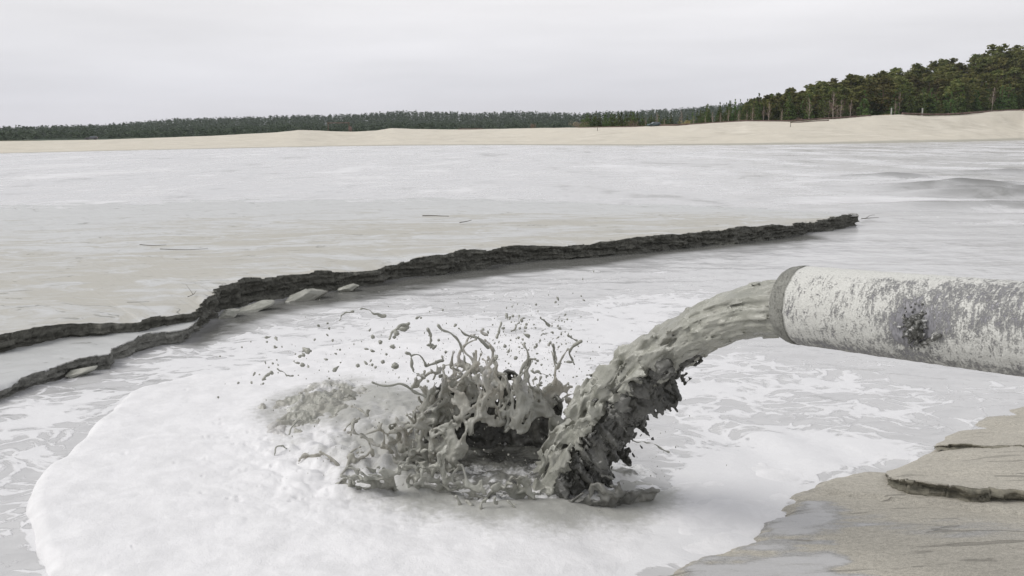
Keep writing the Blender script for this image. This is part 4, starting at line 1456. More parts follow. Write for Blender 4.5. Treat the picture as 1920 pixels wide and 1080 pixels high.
SHEETS = {
    # name: (columns, rag, holes, seed, warp, thick, material, thin value, label)
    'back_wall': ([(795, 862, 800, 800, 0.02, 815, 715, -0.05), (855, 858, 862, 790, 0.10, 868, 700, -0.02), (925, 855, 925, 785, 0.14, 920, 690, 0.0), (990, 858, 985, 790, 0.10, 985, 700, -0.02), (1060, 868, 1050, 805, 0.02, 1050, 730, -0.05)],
                  0.12, -0.6, 11.0, 0.06, 3.6, 'D', 0.0, 'wet hollow of mud inside the splash with shade in its dark colour'),  # wet mud plus occlusion shade, both put into the dark colour
    'plume': ([(845, 812, 850, 715, 0.12, 862, 640, 0.10, 0.45), (880, 818, 880, 700, 0.18, 880, 592, 0.25, 0.45), (915, 812, 908, 705, 0.10, 902, 600, 0.18, 0.45), (950, 800, 940, 715, 0.16, 925, 640, 0.2, 0.45)],
              0.50, 0.46, 21.0, 0.11, 1.8, 'M', 0.45, 'tall translucent tongue of thrown mud with ragged fingers'),
    'left_tongue': ([(775, 800, 775, 730, 0.05, 752, 675, 0.0, 0.42), (805, 806, 812, 712, 0.10, 805, 632, 0.08, 0.42), (838, 800, 845, 712, 0.06, 850, 650, 0.05, 0.42), (870, 790, 872, 735, 0.12, 880, 690, 0.1, 0.42)],
                    0.55, 0.48, 121.0, 0.11, 1.8, 'M', 0.45, None),
    'right_tongue': ([(925, 795, 930, 725, 0.10, 935, 660, 0.15, 0.45), (965, 812, 962, 720, 0.18, 960, 622, 0.28, 0.45), (1000, 806, 990, 735, 0.12, 985, 655, 0.15, 0.45), (1035, 790, 1025, 752, 0.08, 1018, 705, 0.1, 0.45)],
                     0.52, 0.44, 131.0, 0.11, 1.8, 'M', 0.45, None),
    'thrown_web': ([(750, 888, 705, 825, -0.05, 640, 790, -0.08), (785, 884, 742, 800, -0.02, 672, 752, -0.02), (825, 884, 785, 785, 0.02, 722, 722, 0.05), (862, 880, 830, 775, 0.05, 775, 700, 0.1)],
                   0.55, 0.55, 141.0, 0.13, 1.7, 'M', 0.55, 'thin torn web of mud flung to the left'),
    'inner_plume': ([(840, 800, 850, 700, 0.45, 835, 615, 0.50, 0.45), (890, 800, 900, 690, 0.50, 905, 600, 0.55, 0.45), (945, 800, 950, 700, 0.48, 955, 620, 0.55, 0.45), (1000, 790, 1000, 720, 0.4, 1010, 660, 0.45, 0.45)],
                    0.55, 0.46, 27.0, 0.12, 1.7, 'M', 0.55, None),
    'left_sheet': ([(760, 872, 752, 832, -0.05, 738, 790, -0.05), (795, 890, 795, 822, -0.10, 790, 745, -0.12), (835, 902, 845, 838, -0.16, 850, 765, -0.20), (868, 908, 878, 855, -0.18, 900, 800, -0.26)],
                   0.34, 0.24, 31.0, 0.09, 1.9, 'M', 0.40, None),
    'upper_left_sheet': ([(770, 800, 775, 770, 0.0, 765, 720, 0.0, 0.35), (800, 800, 805, 740, 0.02, 795, 680, 0.0, 0.35), (840, 800, 850, 740, 0.0, 862, 690, -0.05, 0.35)],
                         0.5, 0.4, 37.0, 0.09, 1.8, 'M', 0.40, None),
    'front_curl': ([(650, 925, 640, 905, -0.1, 620, 893, -0.25), (690, 936, 688, 895, -0.08, 675, 862, -0.22), (740, 940, 740, 880, -0.05, 742, 828, -0.18), (800, 940, 805, 880, -0.02, 820, 838, -0.15), (860, 942, 870, 892, -0.02, 885, 858, -0.12), (930, 947, 940, 908, -0.05, 950, 884, -0.12), (1000, 952, 1000, 922, -0.05, 1010, 903, -0.1)],
                   0.40, 0.34, 41.0, 0.11, 1.9, 'M', 0.20, 'curling front lip of mud with torn holes'),
    'second_curl': ([(660, 905, 655, 880, 0.0, 640, 868, -0.1), (710, 905, 712, 870, 0.0, 715, 838, -0.1), (770, 908, 775, 865, 0.0, 785, 835, -0.1), (840, 912, 845, 885, 0.0, 850, 862, -0.1)],
                    0.45, 0.35, 47.0, 0.10, 1.9, 'M', 0.30, None),
    'right_plume': ([(1020, 880, 1022, 760, 0.15, 1015, 690, 0.2), (1048, 880, 1046, 750, 0.20, 1045, 655, 0.25), (1085, 880, 1082, 760, 0.12, 1092, 700, 0.15)],
                    0.5, 0.42, 51.0, 0.08, 1.7, 'M', 0.65, 'pale thin spurt of mud beside the jet'),
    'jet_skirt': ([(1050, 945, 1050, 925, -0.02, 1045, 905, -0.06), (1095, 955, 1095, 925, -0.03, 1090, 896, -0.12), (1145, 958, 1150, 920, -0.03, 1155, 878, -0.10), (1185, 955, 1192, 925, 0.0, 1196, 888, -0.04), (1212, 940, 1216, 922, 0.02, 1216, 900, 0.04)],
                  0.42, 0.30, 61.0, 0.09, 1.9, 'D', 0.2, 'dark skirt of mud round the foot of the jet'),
    'front_churn': ([(860, 955, 862, 938, -0.05, 860, 918, -0.12), (920, 960, 920, 940, -0.06, 915, 920, -0.15), (985, 964, 985, 944, -0.05, 990, 925, -0.15), (1050, 964, 1055, 946, -0.05, 1060, 930, -0.12)],
                    0.5, 0.34, 71.0, 0.12, 1.9, 'M', 0.15, None),
    'left_churn': ([(560, 880, 560, 870, -0.03, 550, 862, -0.08), (620, 890, 622, 870, -0.03, 615, 855, -0.1), (680, 880, 685, 852, -0.03, 690, 830, -0.1), (730, 860, 735, 832, -0.02, 740, 805, -0.08), (770, 840, 775, 805, 0.0, 780, 775, -0.05)],
                   0.6, 0.45, 81.0, 0.12, 1.7, 'M', 0.6, None),
}



def build_splash():
    c0 = at(920, 900)
    root = empty('mud_splash', tuple(c0), 'crown of grey mud thrown up where the slurry jet hits the foam', 'mud splash')
    def wz(me, V):
        add_attr(me, 'white', np.zeros(len(V)))
    for nm, (cols, rag, hol, sd, wp, th, mt, thin, lab) in SHEETS.items():
        Q, w = sheet_points(cols, rag, hol, sd, wp, th, nlig={'plume': 12, 'left_tongue': 10, 'right_tongue': 10, 'thrown_web': 14, 'inner_plume': 12, 'left_churn': 12, 'front_curl': 10, 'left_sheet': 8, 'back_wall': 0, 'jet_skirt': 2, 'right_plume': 4}.get(nm, 5))
        V, F = splat_mesh(Q, w, SIG, 1.0, 0.0064)
        V, F, _ = drop_islands(V, F, 24)
        part = nm
        me = mesh_from(part, V - c0, F)
        zz = V[:, 2]
        tv = thin + 0.30 * fbm(V * 5, 3)
        tv = tv * sstep(0.15, 0.75, zz) if ('plume' in nm or 'tongue' in nm) else tv
        add_attr(me, 'thin', np.clip(tv * (1.6 if nm == 'plume' else 1.0), 0, 0.85))
        add_attr(me, 'white', np.clip(sstep(0.55, 1.1, zz) * (0.25 + 0.9 * fbm(V * 6, 3)), 0, 0.6) if ('plume' in nm or 'tongue' in nm) else np.clip((0.25 if 'web' in nm else 0.0) + 0.5 * fbm(V * 6 + 3, 3) - 0.05, 0, 0.45) * (mt == 'M'))
        o = link(part, me, MUD if mt == 'M' else MUD_DARK_SHADE, root)
        if lab:
            o['label'] = lab


build_splash()

# strands and drops in the air: each is a thing
STRANDS = [
    ([(636, 601), (641, 592), (650, 586), (662, 584)], 0.006, 0.020, 'short club-shaped mud strand flying highest on the left'),
    ([(676, 580), (690, 583), (704, 587), (722, 593)], 0.012, 0.026, 'near-level mud strand at the top left of the spray'),
    ([(823, 610), (836, 621), (848, 628), (858, 634), (866, 655), (872, 680)], 0.022, 0.013, 'long bent mud tendril rising to a round head left of the plume'),
    ([(860, 616), (868, 624), (880, 629), (896, 633), (915, 650)], 0.011, 0.026, 'mud tendril arching over the top of the plume'),
    ([(802, 617), (807, 627), (809, 640), (806, 652)], 0.024, 0.009, 'tadpole-shaped mud strand hanging left of the plume'),
    ([(761, 660), (769, 669), (771, 686), (775, 694), (785, 701)], 0.018, 0.022, 'crooked mud strand with a heavy lower end'),
    ([(771, 669), (783, 664), (793, 672), (799, 686), (812, 681), (828, 675)], 0.013, 0.022, 'forked zigzag mud strand joining a thick stub'),
    ([(698, 717), (716, 723), (735, 722), (752, 719), (772, 730), (800, 745)], 0.016, 0.020, 'long wavy mud strand reaching left out of the splash'),
    ([(541, 815), (547, 804), (553, 794), (561, 787), (569, 797)], 0.008, 0.020, 'hooked mud strand in front of the grey mound'),
    ([(515, 862), (516, 846), (519, 838), (529, 836), (542, 843)], 0.010, 0.014, 'thin mud hook standing up from the white foam'),
    ([(593, 890), (606, 902), (614, 918), (622, 930), (630, 937)], 0.012, 0.022, 'mud whip lying across the foam at lower left'),
    ([(1091, 642), (1078, 646), (1070, 657), (1071, 670), (1076, 683)], 0.026, 0.011, 'mud strand with a knob end at the right of the spray'),
    ([(1071, 618), (1065, 626), (1072, 633), (1080, 638)], 0.012, 0.016, 'small bent mud strand above the knob-ended one'),
    ([(1037, 648), (1040, 662), (1041, 682)], 0.022, 0.014, 'upright mud strand over the pale right spurt'),
    ([(1015, 630), (1026, 624), (1040, 625)], 0.009, 0.012, 'small arched mud strand right of the plume'),
    ([(998, 695), (1012, 700), (1029, 704)], 0.020, 0.009, 'level mud strand between the two spurts'),
    ([(933, 633), (936, 620), (941, 607)], 0.020, 0.014, 'leaning mud strand over the middle of the plume'),
    ([(1014, 595), (1021, 602), (1029, 609)], 0.010, 0.020, 'dart-shaped mud strand at the top right of the spray'),
    ([(960, 622), (968, 612), (973, 600), (972, 590)], 0.016, 0.010, 'forked mud strand just right of the plume top'),
    ([(1184, 827), (1202, 829), (1220, 831), (1236, 838), (1252, 847)], 0.008, 0.014, 'thin beaded mud strand flung right from the jet'),
    ([(520, 691), (531, 698), (540, 706), (548, 703)], 0.010, 0.014, 'ragged mud strand above the left foam'),
    ([(640, 745), (655, 742), (664, 747)], 0.014, 0.02, 'stubby mud strand on top of the grey mound'),
    ([(728, 636), (738, 622), (752, 612), (768, 608)], 0.012, 0.024, 'stretched mud clot high in the left spray'),
    ([(494, 712), (500, 704), (508, 699)], 0.014, 0.018, 'dumbbell-shaped mud strand low on the far left'),
    ([(1212, 690), (1216, 702), (1222, 714)], 0.012, 0.018, 'short mud drip falling under the jet'),
]
IMP_Y = at(930, 895)[1]
for k, (pp, r0, r1, lab) in enumerate(STRANDS):
    xm = sum(p[0] for p in pp) / len(pp)
    Yd = IMP_Y + 0.12 + 0.25 * math.sin(k * 2.4)
    if pp[0][0] < 640 and pp[0][1] > 640:
        Yd = IMP_Y + 0.5
    if 'foam' in lab and pp[0][1] > 780:
        Yd = at(pp[0][0], pp[0][1])[1] - 0.12
    if 'from the jet' in lab or 'under the jet' in lab:
        Yd = IMP_Y - 0.2
    W = np.array([aty(x, y, Yd + 0.04 * i) for i, (x, y) in enumerate(pp)])
    W = catmull(W, 14)
    W += 0.022 * np.stack([perlin(P3(np.arange(14) * 0.35, k * 7.7, q * 3.1)) for q in range(3)], 1)
    r0, r1 = r0 * 0.62, r1 * 0.62
    Q, w = strand_points(W, r0, r1, 0.85, k * 3.3)
    # a bead at each end
    Q = np.vstack([Q, W[:1], W[-1:]])
    w = np.concatenate([w, [(2 * math.pi) ** 1.5 * SIG ** 3 * math.exp(min(2.4, r0 / SIG) ** 2 / 2) * 0.7, (2 * math.pi) ** 1.5 * SIG ** 3 * math.exp(min(2.4, r1 / SIG) ** 2 / 2) * 0.7]])
    V, F = splat_mesh(Q, w, SIG, 1.0, 0.006)
    V, F, _ = drop_islands(V, F, 20)
    c = V.mean(0)
    me = mesh_from('mud_strand', V - c, F)
    add_attr(me, 'thin', np.full(len(V), 0.1))
    add_attr(me, 'white', np.zeros(len(V)))
    o = link('mud_strand', me, MUD, None, c)
    tag(o, lab, 'mud strand', 'mud strands thrown up by the splash')


def drop_mesh(seed, stretch):
    n = 10
    th = np.linspace(0, 2 * math.pi, 2 * n, endpoint=False)
    ph = np.linspace(0.05, math.pi - 0.05, n)
    Pm, Tm = np.meshgrid(ph, th, indexing='ij')
    D = np.stack([np.sin(Pm) * np.cos(Tm), np.sin(Pm) * np.sin(Tm), np.cos(Pm)], -1).reshape(-1, 3)
    r = 1 + 0.45 * perlin(D * 1.5 + seed) + 0.18 * perlin(D * 3.6 + seed)
    V = D * r[:, None]
    V[:, 2] *= stretch
    V[:, :2] *= (1 - 0.25 * (stretch - 1) * np.clip(V[:, 2:3], -1, 1))
    me = mesh_from('mud_drop', V, grid_faces(n, 2 * n, True)[:, ::-1])
    add_attr(me, 'thin', np.full(len(V), 0.08))
    me.materials.append(MUD)
    return me


DROPS = [drop_mesh(3.0, 1.0), drop_mesh(9.0, 1.35), drop_mesh(15.0, 1.9), drop_mesh(21.0, 1.15), drop_mesh(27.0, 2.3), drop_mesh(33.0, 1.0)]
rd = random.Random(11)


def drop(px, py, size_px, lab, grp, Y=None):
    Yd = (IMP_Y + rd.uniform(-0.15, 0.55)) if Y is None else Y
    p = aty(px, py, Yd)
    if p[2] < 0.05:
        Yd = at(px, py, 0.06)[1]
        p = aty(px, py, Yd)
    s = size_px / 2.0 / FPX * Yd
    o = bpy.data.objects.new('mud_drop', rd.choice(DROPS))
    COL.objects.link(o)
    o.location = p
    o.scale = (s, s, s * rd.uniform(0.9, 1.2))
    o.rotation_euler = (rd.uniform(0, 6), rd.uniform(0, 6), rd.uniform(0, 6))
    tag(o, lab, 'mud drop', grp)


Z5 = 520 / 1404.0
for (zx, zy, sz) in [(60, 195, 5), (103, 203, 6), (318, 138, 5), (362, 125, 5), (370, 150, 6), (297, 207, 5), (362, 185, 4), (388, 212, 5), (255, 262, 13), (240, 285, 9), (222, 292, 8), (105, 310, 4), (85, 328, 5), (65, 348, 4),
                     (208, 325, 5), (235, 335, 10), (265, 345, 5), (36, 430, 5), (405, 355, 8), (98, 248, 4), (78, 375, 8), (40, 408, 6), (555, 325, 6), (515, 338, 9), (588, 335, 7), (580, 315, 4), (605, 347, 6), (643, 320, 9), (660, 282, 6), (560, 255, 5), (590, 265, 6), (592, 193, 9), (577, 157, 4), (690, 243, 9), (700, 195, 8), (710, 175, 13), (745, 150, 14), (705, 340, 15), (630, 220, 9), (820, 95, 5), (835, 97, 5)]:
    drop(480 + zx * Z5, 560 + zy * Z5, sz * 0.8, 'grey mud drop in flight over the foam on the left of the splash', 'mud drops left of the splash')
for (zx, zy, sz) in [(1008, 135, 5), (945, 57, 4), (1370, 185, 6), (1285, 95, 5), (1215, 298, 8), (1315, 300, 7), (1150, 155, 5), (1175, 170, 4), (1260, 240, 6), (1335, 150, 5), (1270, 90, 5), (1300, 88, 5), (1345, 110, 6), (925, 210, 5), (880, 235, 7), (900, 245, 8), (960, 270, 5)]:
    drop(480 + zx * Z5, 560 + zy * Z5, sz, 'grey mud drop in flight above the splash plume', 'mud drops above the splash')
for _ in range(95):
    x = rd.gauss(1010, 45)
    y = rd.uniform(595, 735)
    drop(x, y, rd.choice([2, 2.5, 3, 3, 3.5, 4, 5]), 'tiny mud drop in flight between the plume and the jet', 'fine mud drops near the jet')
for _ in range(50):
    x = rd.uniform(800, 1200)
    y = rd.uniform(800, 960)
    drop(x, y, rd.choice([2, 2.5, 3, 3.5]), 'tiny mud drop in flight low in front of the splash', 'fine mud drops low in front', Y=IMP_Y - rd.uniform(0.25, 0.6))
for (x, y) in [(1046, 560), (1090, 555), (1095, 563), (1042, 566), (1005, 571), (1060, 590), (960, 575)]:
    drop(x, y, rd.choice([3, 4]), 'small mud drop flying highest above the splash', 'highest mud drops')
for _ in range(30):
    x, y = rd.uniform(395, 640), rd.uniform(640, 745)
    drop(x, y, rd.choice([2.5, 3, 4]), 'grey mud drop in flight over the foam on the left of the splash', 'mud drops left of the splash')


def build_spray():
    rg = np.random.default_rng(21)
    ico = np.array([(0, 0, 1), (0.894, 0, 0.447), (0.276, 0.851, 0.447), (-0.724, 0.526, 0.447), (-0.724, -0.526, 0.447), (0.276, -0.851, 0.447), (0.724, 0.526, -0.447), (-0.276, 0.851, -0.447), (-0.894, 0, -0.447), (-0.276, -0.851, -0.447), (0.724, -0.526, -0.447), (0, 0, -1)])
    icf = np.array([(0, 1, 2), (0, 2, 3), (0, 3, 4), (0, 4, 5), (0, 5, 1), (1, 6, 2), (2, 7, 3), (3, 8, 4), (4, 9, 5), (5, 10, 1), (6, 7, 2), (7, 8, 3), (8, 9, 4), (9, 10, 5), (10, 6, 1), (11, 7, 6), (11, 8, 7), (11, 9, 8), (11, 10, 9), (11, 6, 10)])
    V, F = [], []
    for (px, py, sx, sy, n) in ((900, 660, 90, 50, 330), (1010, 655, 55, 55, 330), (700, 690, 110, 60, 200), (850, 800, 110, 60, 260), (1000, 900, 130, 35, 260), (1190, 860, 50, 50, 120), (640, 850, 80, 60, 150), (1140, 720, 70, 60, 90)):
        for _ in range(n):
            x, y = rg.normal(px, sx), rg.normal(py, sy)
            Y = IMP_Y + rg.normal(0.0, 0.28)
            p = aty(x, y, Y)
            if p[2] < 0.08:
                continue
            r = 0.0022 + 0.0045 * rg.random() ** 3
            st = np.array([1, 1, 1 + rg.random() ** 2 * 1.5])
            V.append(p + ico * r * st)
            F.append(icf + 12 * len(F))
    me = mesh_from('mud_spray', np.vstack(V), np.vstack(F))
    nv = len(me.vertices)
    add_attr(me, 'thin', np.zeros(nv))
    add_attr(me, 'white', np.zeros(nv))
    tag(link('mud_spray', me, MUD), 'fine mud spray hanging round the splash', 'spray', kind='stuff')


build_spray()


# lump on the pipe, built in the pipe's own frame
def build_lump():
    lx, lt = LUMP
    rg = np.random.default_rng(4)
    pts = []
    for _ in range(260):
        dx = rg.normal(0, 0.030)
        dv = rg.normal(0, 0.045)
        t = lt - 0.10 + dv / PR
        r = PR + abs(rg.normal(0, 0.020))
        pts.append((lx + dx + 0.01, r * math.cos(t), r * math.sin(t)))
    for k in range(40):                                        # a whisker of dried mud dragged to the right
        a = k / 39
        t = lt + (0.075 - 0.075 * a) / PR
        r = PR + 0.006 + rg.normal(0, 0.004)
        pts.append((lx + 0.03 + 0.13 * a, r * math.cos(t), r * math.sin(t)))
    pts = np.array(pts)
    w = np.full(len(pts), (2 * math.pi) ** 1.5 * 0.0065 ** 3 * 1.9)
    V, F = splat_mesh(pts, w, 0.0065, 1.0, 0.0035)
    me = mesh_from('mud_lump', V, F)
    add_attr(me, 'thin', np.zeros(len(V)))
    add_attr(me, 'white', np.clip(0.15 + 0.8 * fbm(V * 26, 3), 0, 0.45))
    o = link('mud_lump', me, MUD_DARK_SHADE, PIPE_ROOT)
    o['label'] = 'crusty clot of mud stuck on the pipe side'


build_lump()


# ------------------------------------------------------------------ trees
def leaf_cloud(centres, radii, n_each, size, rg):
    V, F = [], []
    for c, r, n in zip(centres, radii, n_each):
        D = rg.normal(size=(n, 3))
        D /= np.linalg.norm(D, axis=1, keepdims=True)
        pos = np.array(c) + D * np.array(r) * rg.uniform(0.45, 1.05, (n, 1))
        a = rg.normal(size=(n, 3))
        a /= np.linalg.norm(a, axis=1, keepdims=True)
        b = np.cross(a, rg.normal(size=(n, 3)))
        b /= np.linalg.norm(b, axis=1, keepdims=True)
        s = size * rg.uniform(0.5, 1.15, (n, 1))
        q = np.stack([pos + a * s, pos + b * s * 0.6, pos - a * s, pos - b * s * 0.6], 1)
        o = sum(len(v) for v in V)
        V.append(q.reshape(-1, 3))
        F.append(o + np.arange(n * 4).reshape(-1, 4))
    return np.vstack(V), np.vstack(F)


def make_pine(seed, H, young=False):
    rg = np.random.default_rng(seed)
    tr = Geo()
    if young:
        tr.tube([(0, 0, -0.3), (0.05, 0, H * 0.5), (0, 0.03, H * 0.97)], [0.13, 0.08, 0.02], 6)
        cs, rs, ns = [], [], []
        n = 11
        for i in range(n):
            t = i / (n - 1)
            zz = H * (0.06 + 0.92 * t)
            w = H * 0.27 * (1 - t) ** 0.8 + 0.12
            for k in range(max(1, int(5 * (1 - t)) + 1)):
                a = rg.uniform(0, 6.28)
                cs.append((math.cos(a) * w * 0.55, math.sin(a) * w * 0.55, zz + rg.normal(0, 0.15)))
                rs.append((w * 0.6 * rg.uniform(0.7, 1.2), w * 0.6, H * 0.055))
                ns.append(16)
        V, F = leaf_cloud(cs, rs, ns, 0.30, rg)
    else:
        lean = rg.normal(0, 0.35, 2)
        zs = np.linspace(-0.5, H * 0.95, 7)
        pts = [(lean[0] * (z / H) ** 2 + rg.normal(0, 0.05), lean[1] * (z / H) ** 2, z) for z in zs]
        tr.tube(pts, np.linspace(0.26, 0.05, 7), 7)
        cs, rs, ns = [], [], []
        base = rg.uniform(0.06, 0.22)
        wmax = H * rg.uniform(0.17, 0.23)
        for i in range(44):
            t = rg.uniform(0, 1) ** 0.85
            zz = H * (base + (1 - base) * t)
            w = wmax * (0.45 + 0.75 * math.sin(math.pi * min(1, 0.18 + 0.78 * t)) ** 1.0) * (1.0 if t < 0.82 else 0.6)
            a = rg.uniform(0, 6.28)
            rr = w * rg.uniform(0.25, 0.95)
            c = (lean[0] * t + math.cos(a) * rr, lean[1] * t + math.sin(a) * rr, zz - 0.15 * rr)
            cs.append(c)
            s = rg.uniform(0.75, 1.3) * H / 17
            rs.append((1.25 * s, 1.25 * s, 0.62 * s))
            ns.append(30)
            tr.tube([(lean[0] * t, lean[1] * t, zz - 0.5), tuple(np.array(c) * 0.9 + np.array([0, 0, zz * 0.1 - 0.1]))], [0.07, 0.03], 5)
        for j in range(3):
            cs.append((lean[0] + rg.normal(0, 0.3), lean[1] + rg.normal(0, 0.3), H * (0.93 + 0.035 * j)))
            rs.append((0.75 - 0.2 * j, 0.75 - 0.2 * j, 0.55))
            ns.append(18)
        V, F = leaf_cloud(cs, rs, ns, 0.52, rg)
    tm = bpy.data.meshes.new('trunk')
    tm.from_pydata(tr.v, [], tr.f)
    tm.update()
    tm.materials.append(BARK)
    cm = mesh_from('crown', V, F, smooth=False)
    cm.materials.append(YOUNG if young else PINE)
    return tm, cm


def make_bare(seed, H, mat_t, spread=0.22, nb=26):
    rg = np.random.default_rng(seed)
    tr, cr = Geo(), Geo()
    ax = rg.normal(0, 0.02, 2)
    pt = lambda z: np.array([ax[0] * z + 0.08 * math.sin(z * 0.9 + seed), ax[1] * z, z])
    zs = np.linspace(-0.3, H, 9)
    tr.tube([pt(z) for z in zs], np.linspace(0.12, 0.025, 9), 6)
    for i in range(nb):
        t = rg.uniform(0.22, 0.97)
        z = H * t
        a = rg.uniform(0, 6.28)
        L = H * spread * (1.1 - t) * rg.uniform(0.7, 1.4) + 0.4
        d = np.array([math.cos(a), math.sin(a), rg.uniform(0.9, 1.9)])
        d /= np.linalg.norm(d)
        p0 = pt(z)
        p1 = p0 + d * L * 0.5
        p2 = p1 + (d + np.array([0, 0, 0.25])) * L * 0.5
        cr.tube([p0, p1, p2], [0.05, 0.035, 0.012], 4, False)
        for j in range(4):
            e = rg.normal(size=3)
            e[2] = abs(e[2])
            q = p0 + (p2 - p0) * rg.uniform(0.3, 1)
            cr.tube([q, q + e / np.linalg.norm(e) * L * 0.35], [0.025, 0.01], 3, False)
    out = []
    for g, nm, m in ((tr, 'trunk', mat_t), (cr, 'branches', TWIG)):
        me = bpy.data.meshes.new(nm)
        me.from_pydata(g.v, [], g.f)
        me.update()
        me.materials.append(m)
        out.append((nm, me))
    return out


PINES = [make_pine(100 + i, 16.5) for i in range(7)]
YOUNGS = [make_pine(200 + i, 7.0, True) for i in range(5)]
BARES = [make_bare(300 + i, 10.0, BIRCH) for i in range(5)]
rt = random.Random(3)


def put_tree(name, meshes, x, y, s, sz, label, cat, grp):
    z = float(terrain(np.array([x]), np.array([y]))[0])
    e = empty(name, (x, y, z - 0.1), label, cat, grp)
    e.scale = (s, s, sz)
    e.rotation_euler = (0, 0, rt.uniform(0, 6.28))
    for nm, me in meshes:
        o = bpy.data.objects.new(nm, me)
        COL.objects.link(o)
        o.parent = e


def crest_d(px):
    y = 252.0 - (px - 960) * math.tan(-ROLL)
    return float(np.interp(math.atan2(*(ray(px, y)[:2])), _theta, _dc))


def tree_at(px, dd, name, meshes, s, sz, label, cat, grp):
    y = 252.0 - (px - 960) * math.tan(-ROLL)
    p = atd(px, y, crest_d(px) + dd)
    put_tree(name, meshes, p[0], p[1], s, sz, label, cat, grp)


# the wood on the right: rows of pines climbing the slope
rows = [(24, 1385, 24), (40, 1400, 23), (58, 1390, 23), (78, 1400, 23), (100, 1410, 23), (126, 1420, 23), (150, 1440, 25)]
for ri, (dd, x0, stp) in enumerate(rows):
    px = x0 + rt.uniform(0, stp)
    while px < 1985:
        f = sstep(1380, 1560, px)
        s = (0.62 + 0.42 * f) * rt.uniform(0.82, 1.15) * (0.86 if ri < 2 else 1.0)
        tm, cm = rt.choice(PINES)
        lab = ('dark pine in the front rows of the wood behind the sand bank' if ri < 3 else 'dark pine high on the wooded slope behind the front rows')
        hz = 0.74 + 0.10 * float(sstep(1700, 1900, px))
        tree_at(px + rt.uniform(-8, 8), dd + rt.uniform(-6, 6), 'pine_tree', (('trunk', tm), ('crown', cm)), s * 1.3, s * hz * rt.uniform(0.86, 1.12), lab, 'pine tree', 'pines of the right hand wood')
        px += stp * rt.uniform(0.65, 1.35)
# dense clump of mid pines in the centre
for i in range(22):
    px = 1092 + i * 5.2 + rt.uniform(-3, 3)
    tm, cm = rt.choice(YOUNGS)
    s = rt.uniform(0.75, 0.98)
    tree_at(px, 16 + rt.uniform(0, 14), 'pine_tree', (('trunk', tm), ('crown', cm)), s * 1.15, s, 'bushy green pine in the dense clump left of the dark green car', 'pine tree', 'pines of the middle clump')
# scattered young pines between the clump and the wood, and along the foot of the wood
for i in range(56):
    px = rt.uniform(1205, 1420)
    tm, cm = rt.choice(YOUNGS)
    s = rt.uniform(0.5, 0.85) * (0.9 + 0.5 * float(sstep(1250, 1400, px)))
    tree_at(px, 16 + rt.uniform(0, 30), 'young_pine', (('trunk', tm), ('crown', cm)), s * 0.85, s * 1.1, 'small pointed young pine between the car and the wood', 'young pine', 'young pines beside the car')
for i in range(120):
    px = rt.uniform(1400, 1975)
    tm, cm = rt.choice(YOUNGS)
    s = rt.uniform(0.6, 1.5)
    tree_at(px, 12 + rt.uniform(0, 14), 'young_pine', (('trunk', tm), ('crown', cm)), s * 1.1, s, 'bright green young pine at the foot of the wood', 'young pine', 'young pines at the foot of the wood')
# bare birches
for i, (px, hh) in enumerate([(1231, 30), (1277, 30), (1350, 22), (1384, 24), (1430, 30), (1440, 38), (1516, 42), (1560, 50), (1575, 36), (1592, 34), (1683, 40), (1856, 40), (1300, 20), (1335, 24), (1400, 22), (1465, 26), (1545, 30), (1322, 18), (1410, 28), (1210, 20), (1246, 18), (1365, 26), (1552, 38), (1568, 28), (1676, 30)]):
    ms = BARES[i % 5]
    s = hh / 10.0 / FPX * (crest_d(px) + 14)
    tree_at(px, 10 + rt.uniform(0, 4), 'birch_tree', ms, s * 1.1, s, 'bare pale birch at the edge of the pines', 'birch tree', 'bare birches along the wood')


def bush(px, dd, w, h, mat, label, seed, name='bush'):
    rg = np.random.default_rng(seed)
    n = 9
    cs = [(rg.normal(0, w * 0.22), rg.normal(0, w * 0.2), h * rg.uniform(0.3, 0.75)) for _ in range(n)]
    V, F = leaf_cloud(cs, [(w * 0.28, w * 0.26, h * 0.32)] * n, [60] * n, 0.14, rg)
    g = Geo()
    for k in range(9):
        a = rg.uniform(0, 6.28)
        g.tube([(0, 0, -0.2), (math.cos(a) * w * 0.2, math.sin(a) * w * 0.2, h * 0.5), (math.cos(a) * w * 0.36, math.sin(a) * w * 0.36, h * 0.85)], [0.05, 0.03, 0.01], 4, False)
    y = 252.0 - (px - 960) * math.tan(-ROLL)
    p = atd(px, y, crest_d(px) + dd)
    z = float(terrain(np.array([p[0]]), np.array([p[1]]))[0])
    e = empty(name, (p[0], p[1], z - 0.05), label, 'bush')
    g.build('stems', TWIG, e)
    cm = mesh_from('foliage', V, F, smooth=False)
    link('foliage', cm, mat, e)


BROWN_LEAF = leaf_mat('bare_brown_twigs', (0.13, 0.10, 0.06), (0.20, 0.155, 0.095))
YELLOW_LEAF = leaf_mat('yellow_spring_leaves', (0.33, 0.29, 0.10), (0.46, 0.40, 0.16))
TAN_LEAF = leaf_mat('dry_tan_grass', (0.30, 0.24, 0.15), (0.40, 0.33, 0.21))
bush(1188, 10, 5.2, 3.4, BROWN_LEAF, 'rounded brown leafless bush beside the pine clump', 1)
bush(1289, 10, 4.0, 2.6, YELLOW_LEAF, 'yellow flowering bush right of the dark green car', 2)
bush(1082, 9, 5.0, 3.6, TAN_LEAF, 'dry tan bush at the left end of the pine clump', 3)
bush(998, 12, 2.4, 2.8, TAN_LEAF, 'small dry bush standing alone on the sand crest', 4)
bush(1500, 9, 3.0, 2.2, BROWN_LEAF, 'low brown bush in front of the birch stems', 5)
bush(1660, 9, 5.0, 1.3, TAN_LEAF, 'low dry scrub beside the pale post', 6)


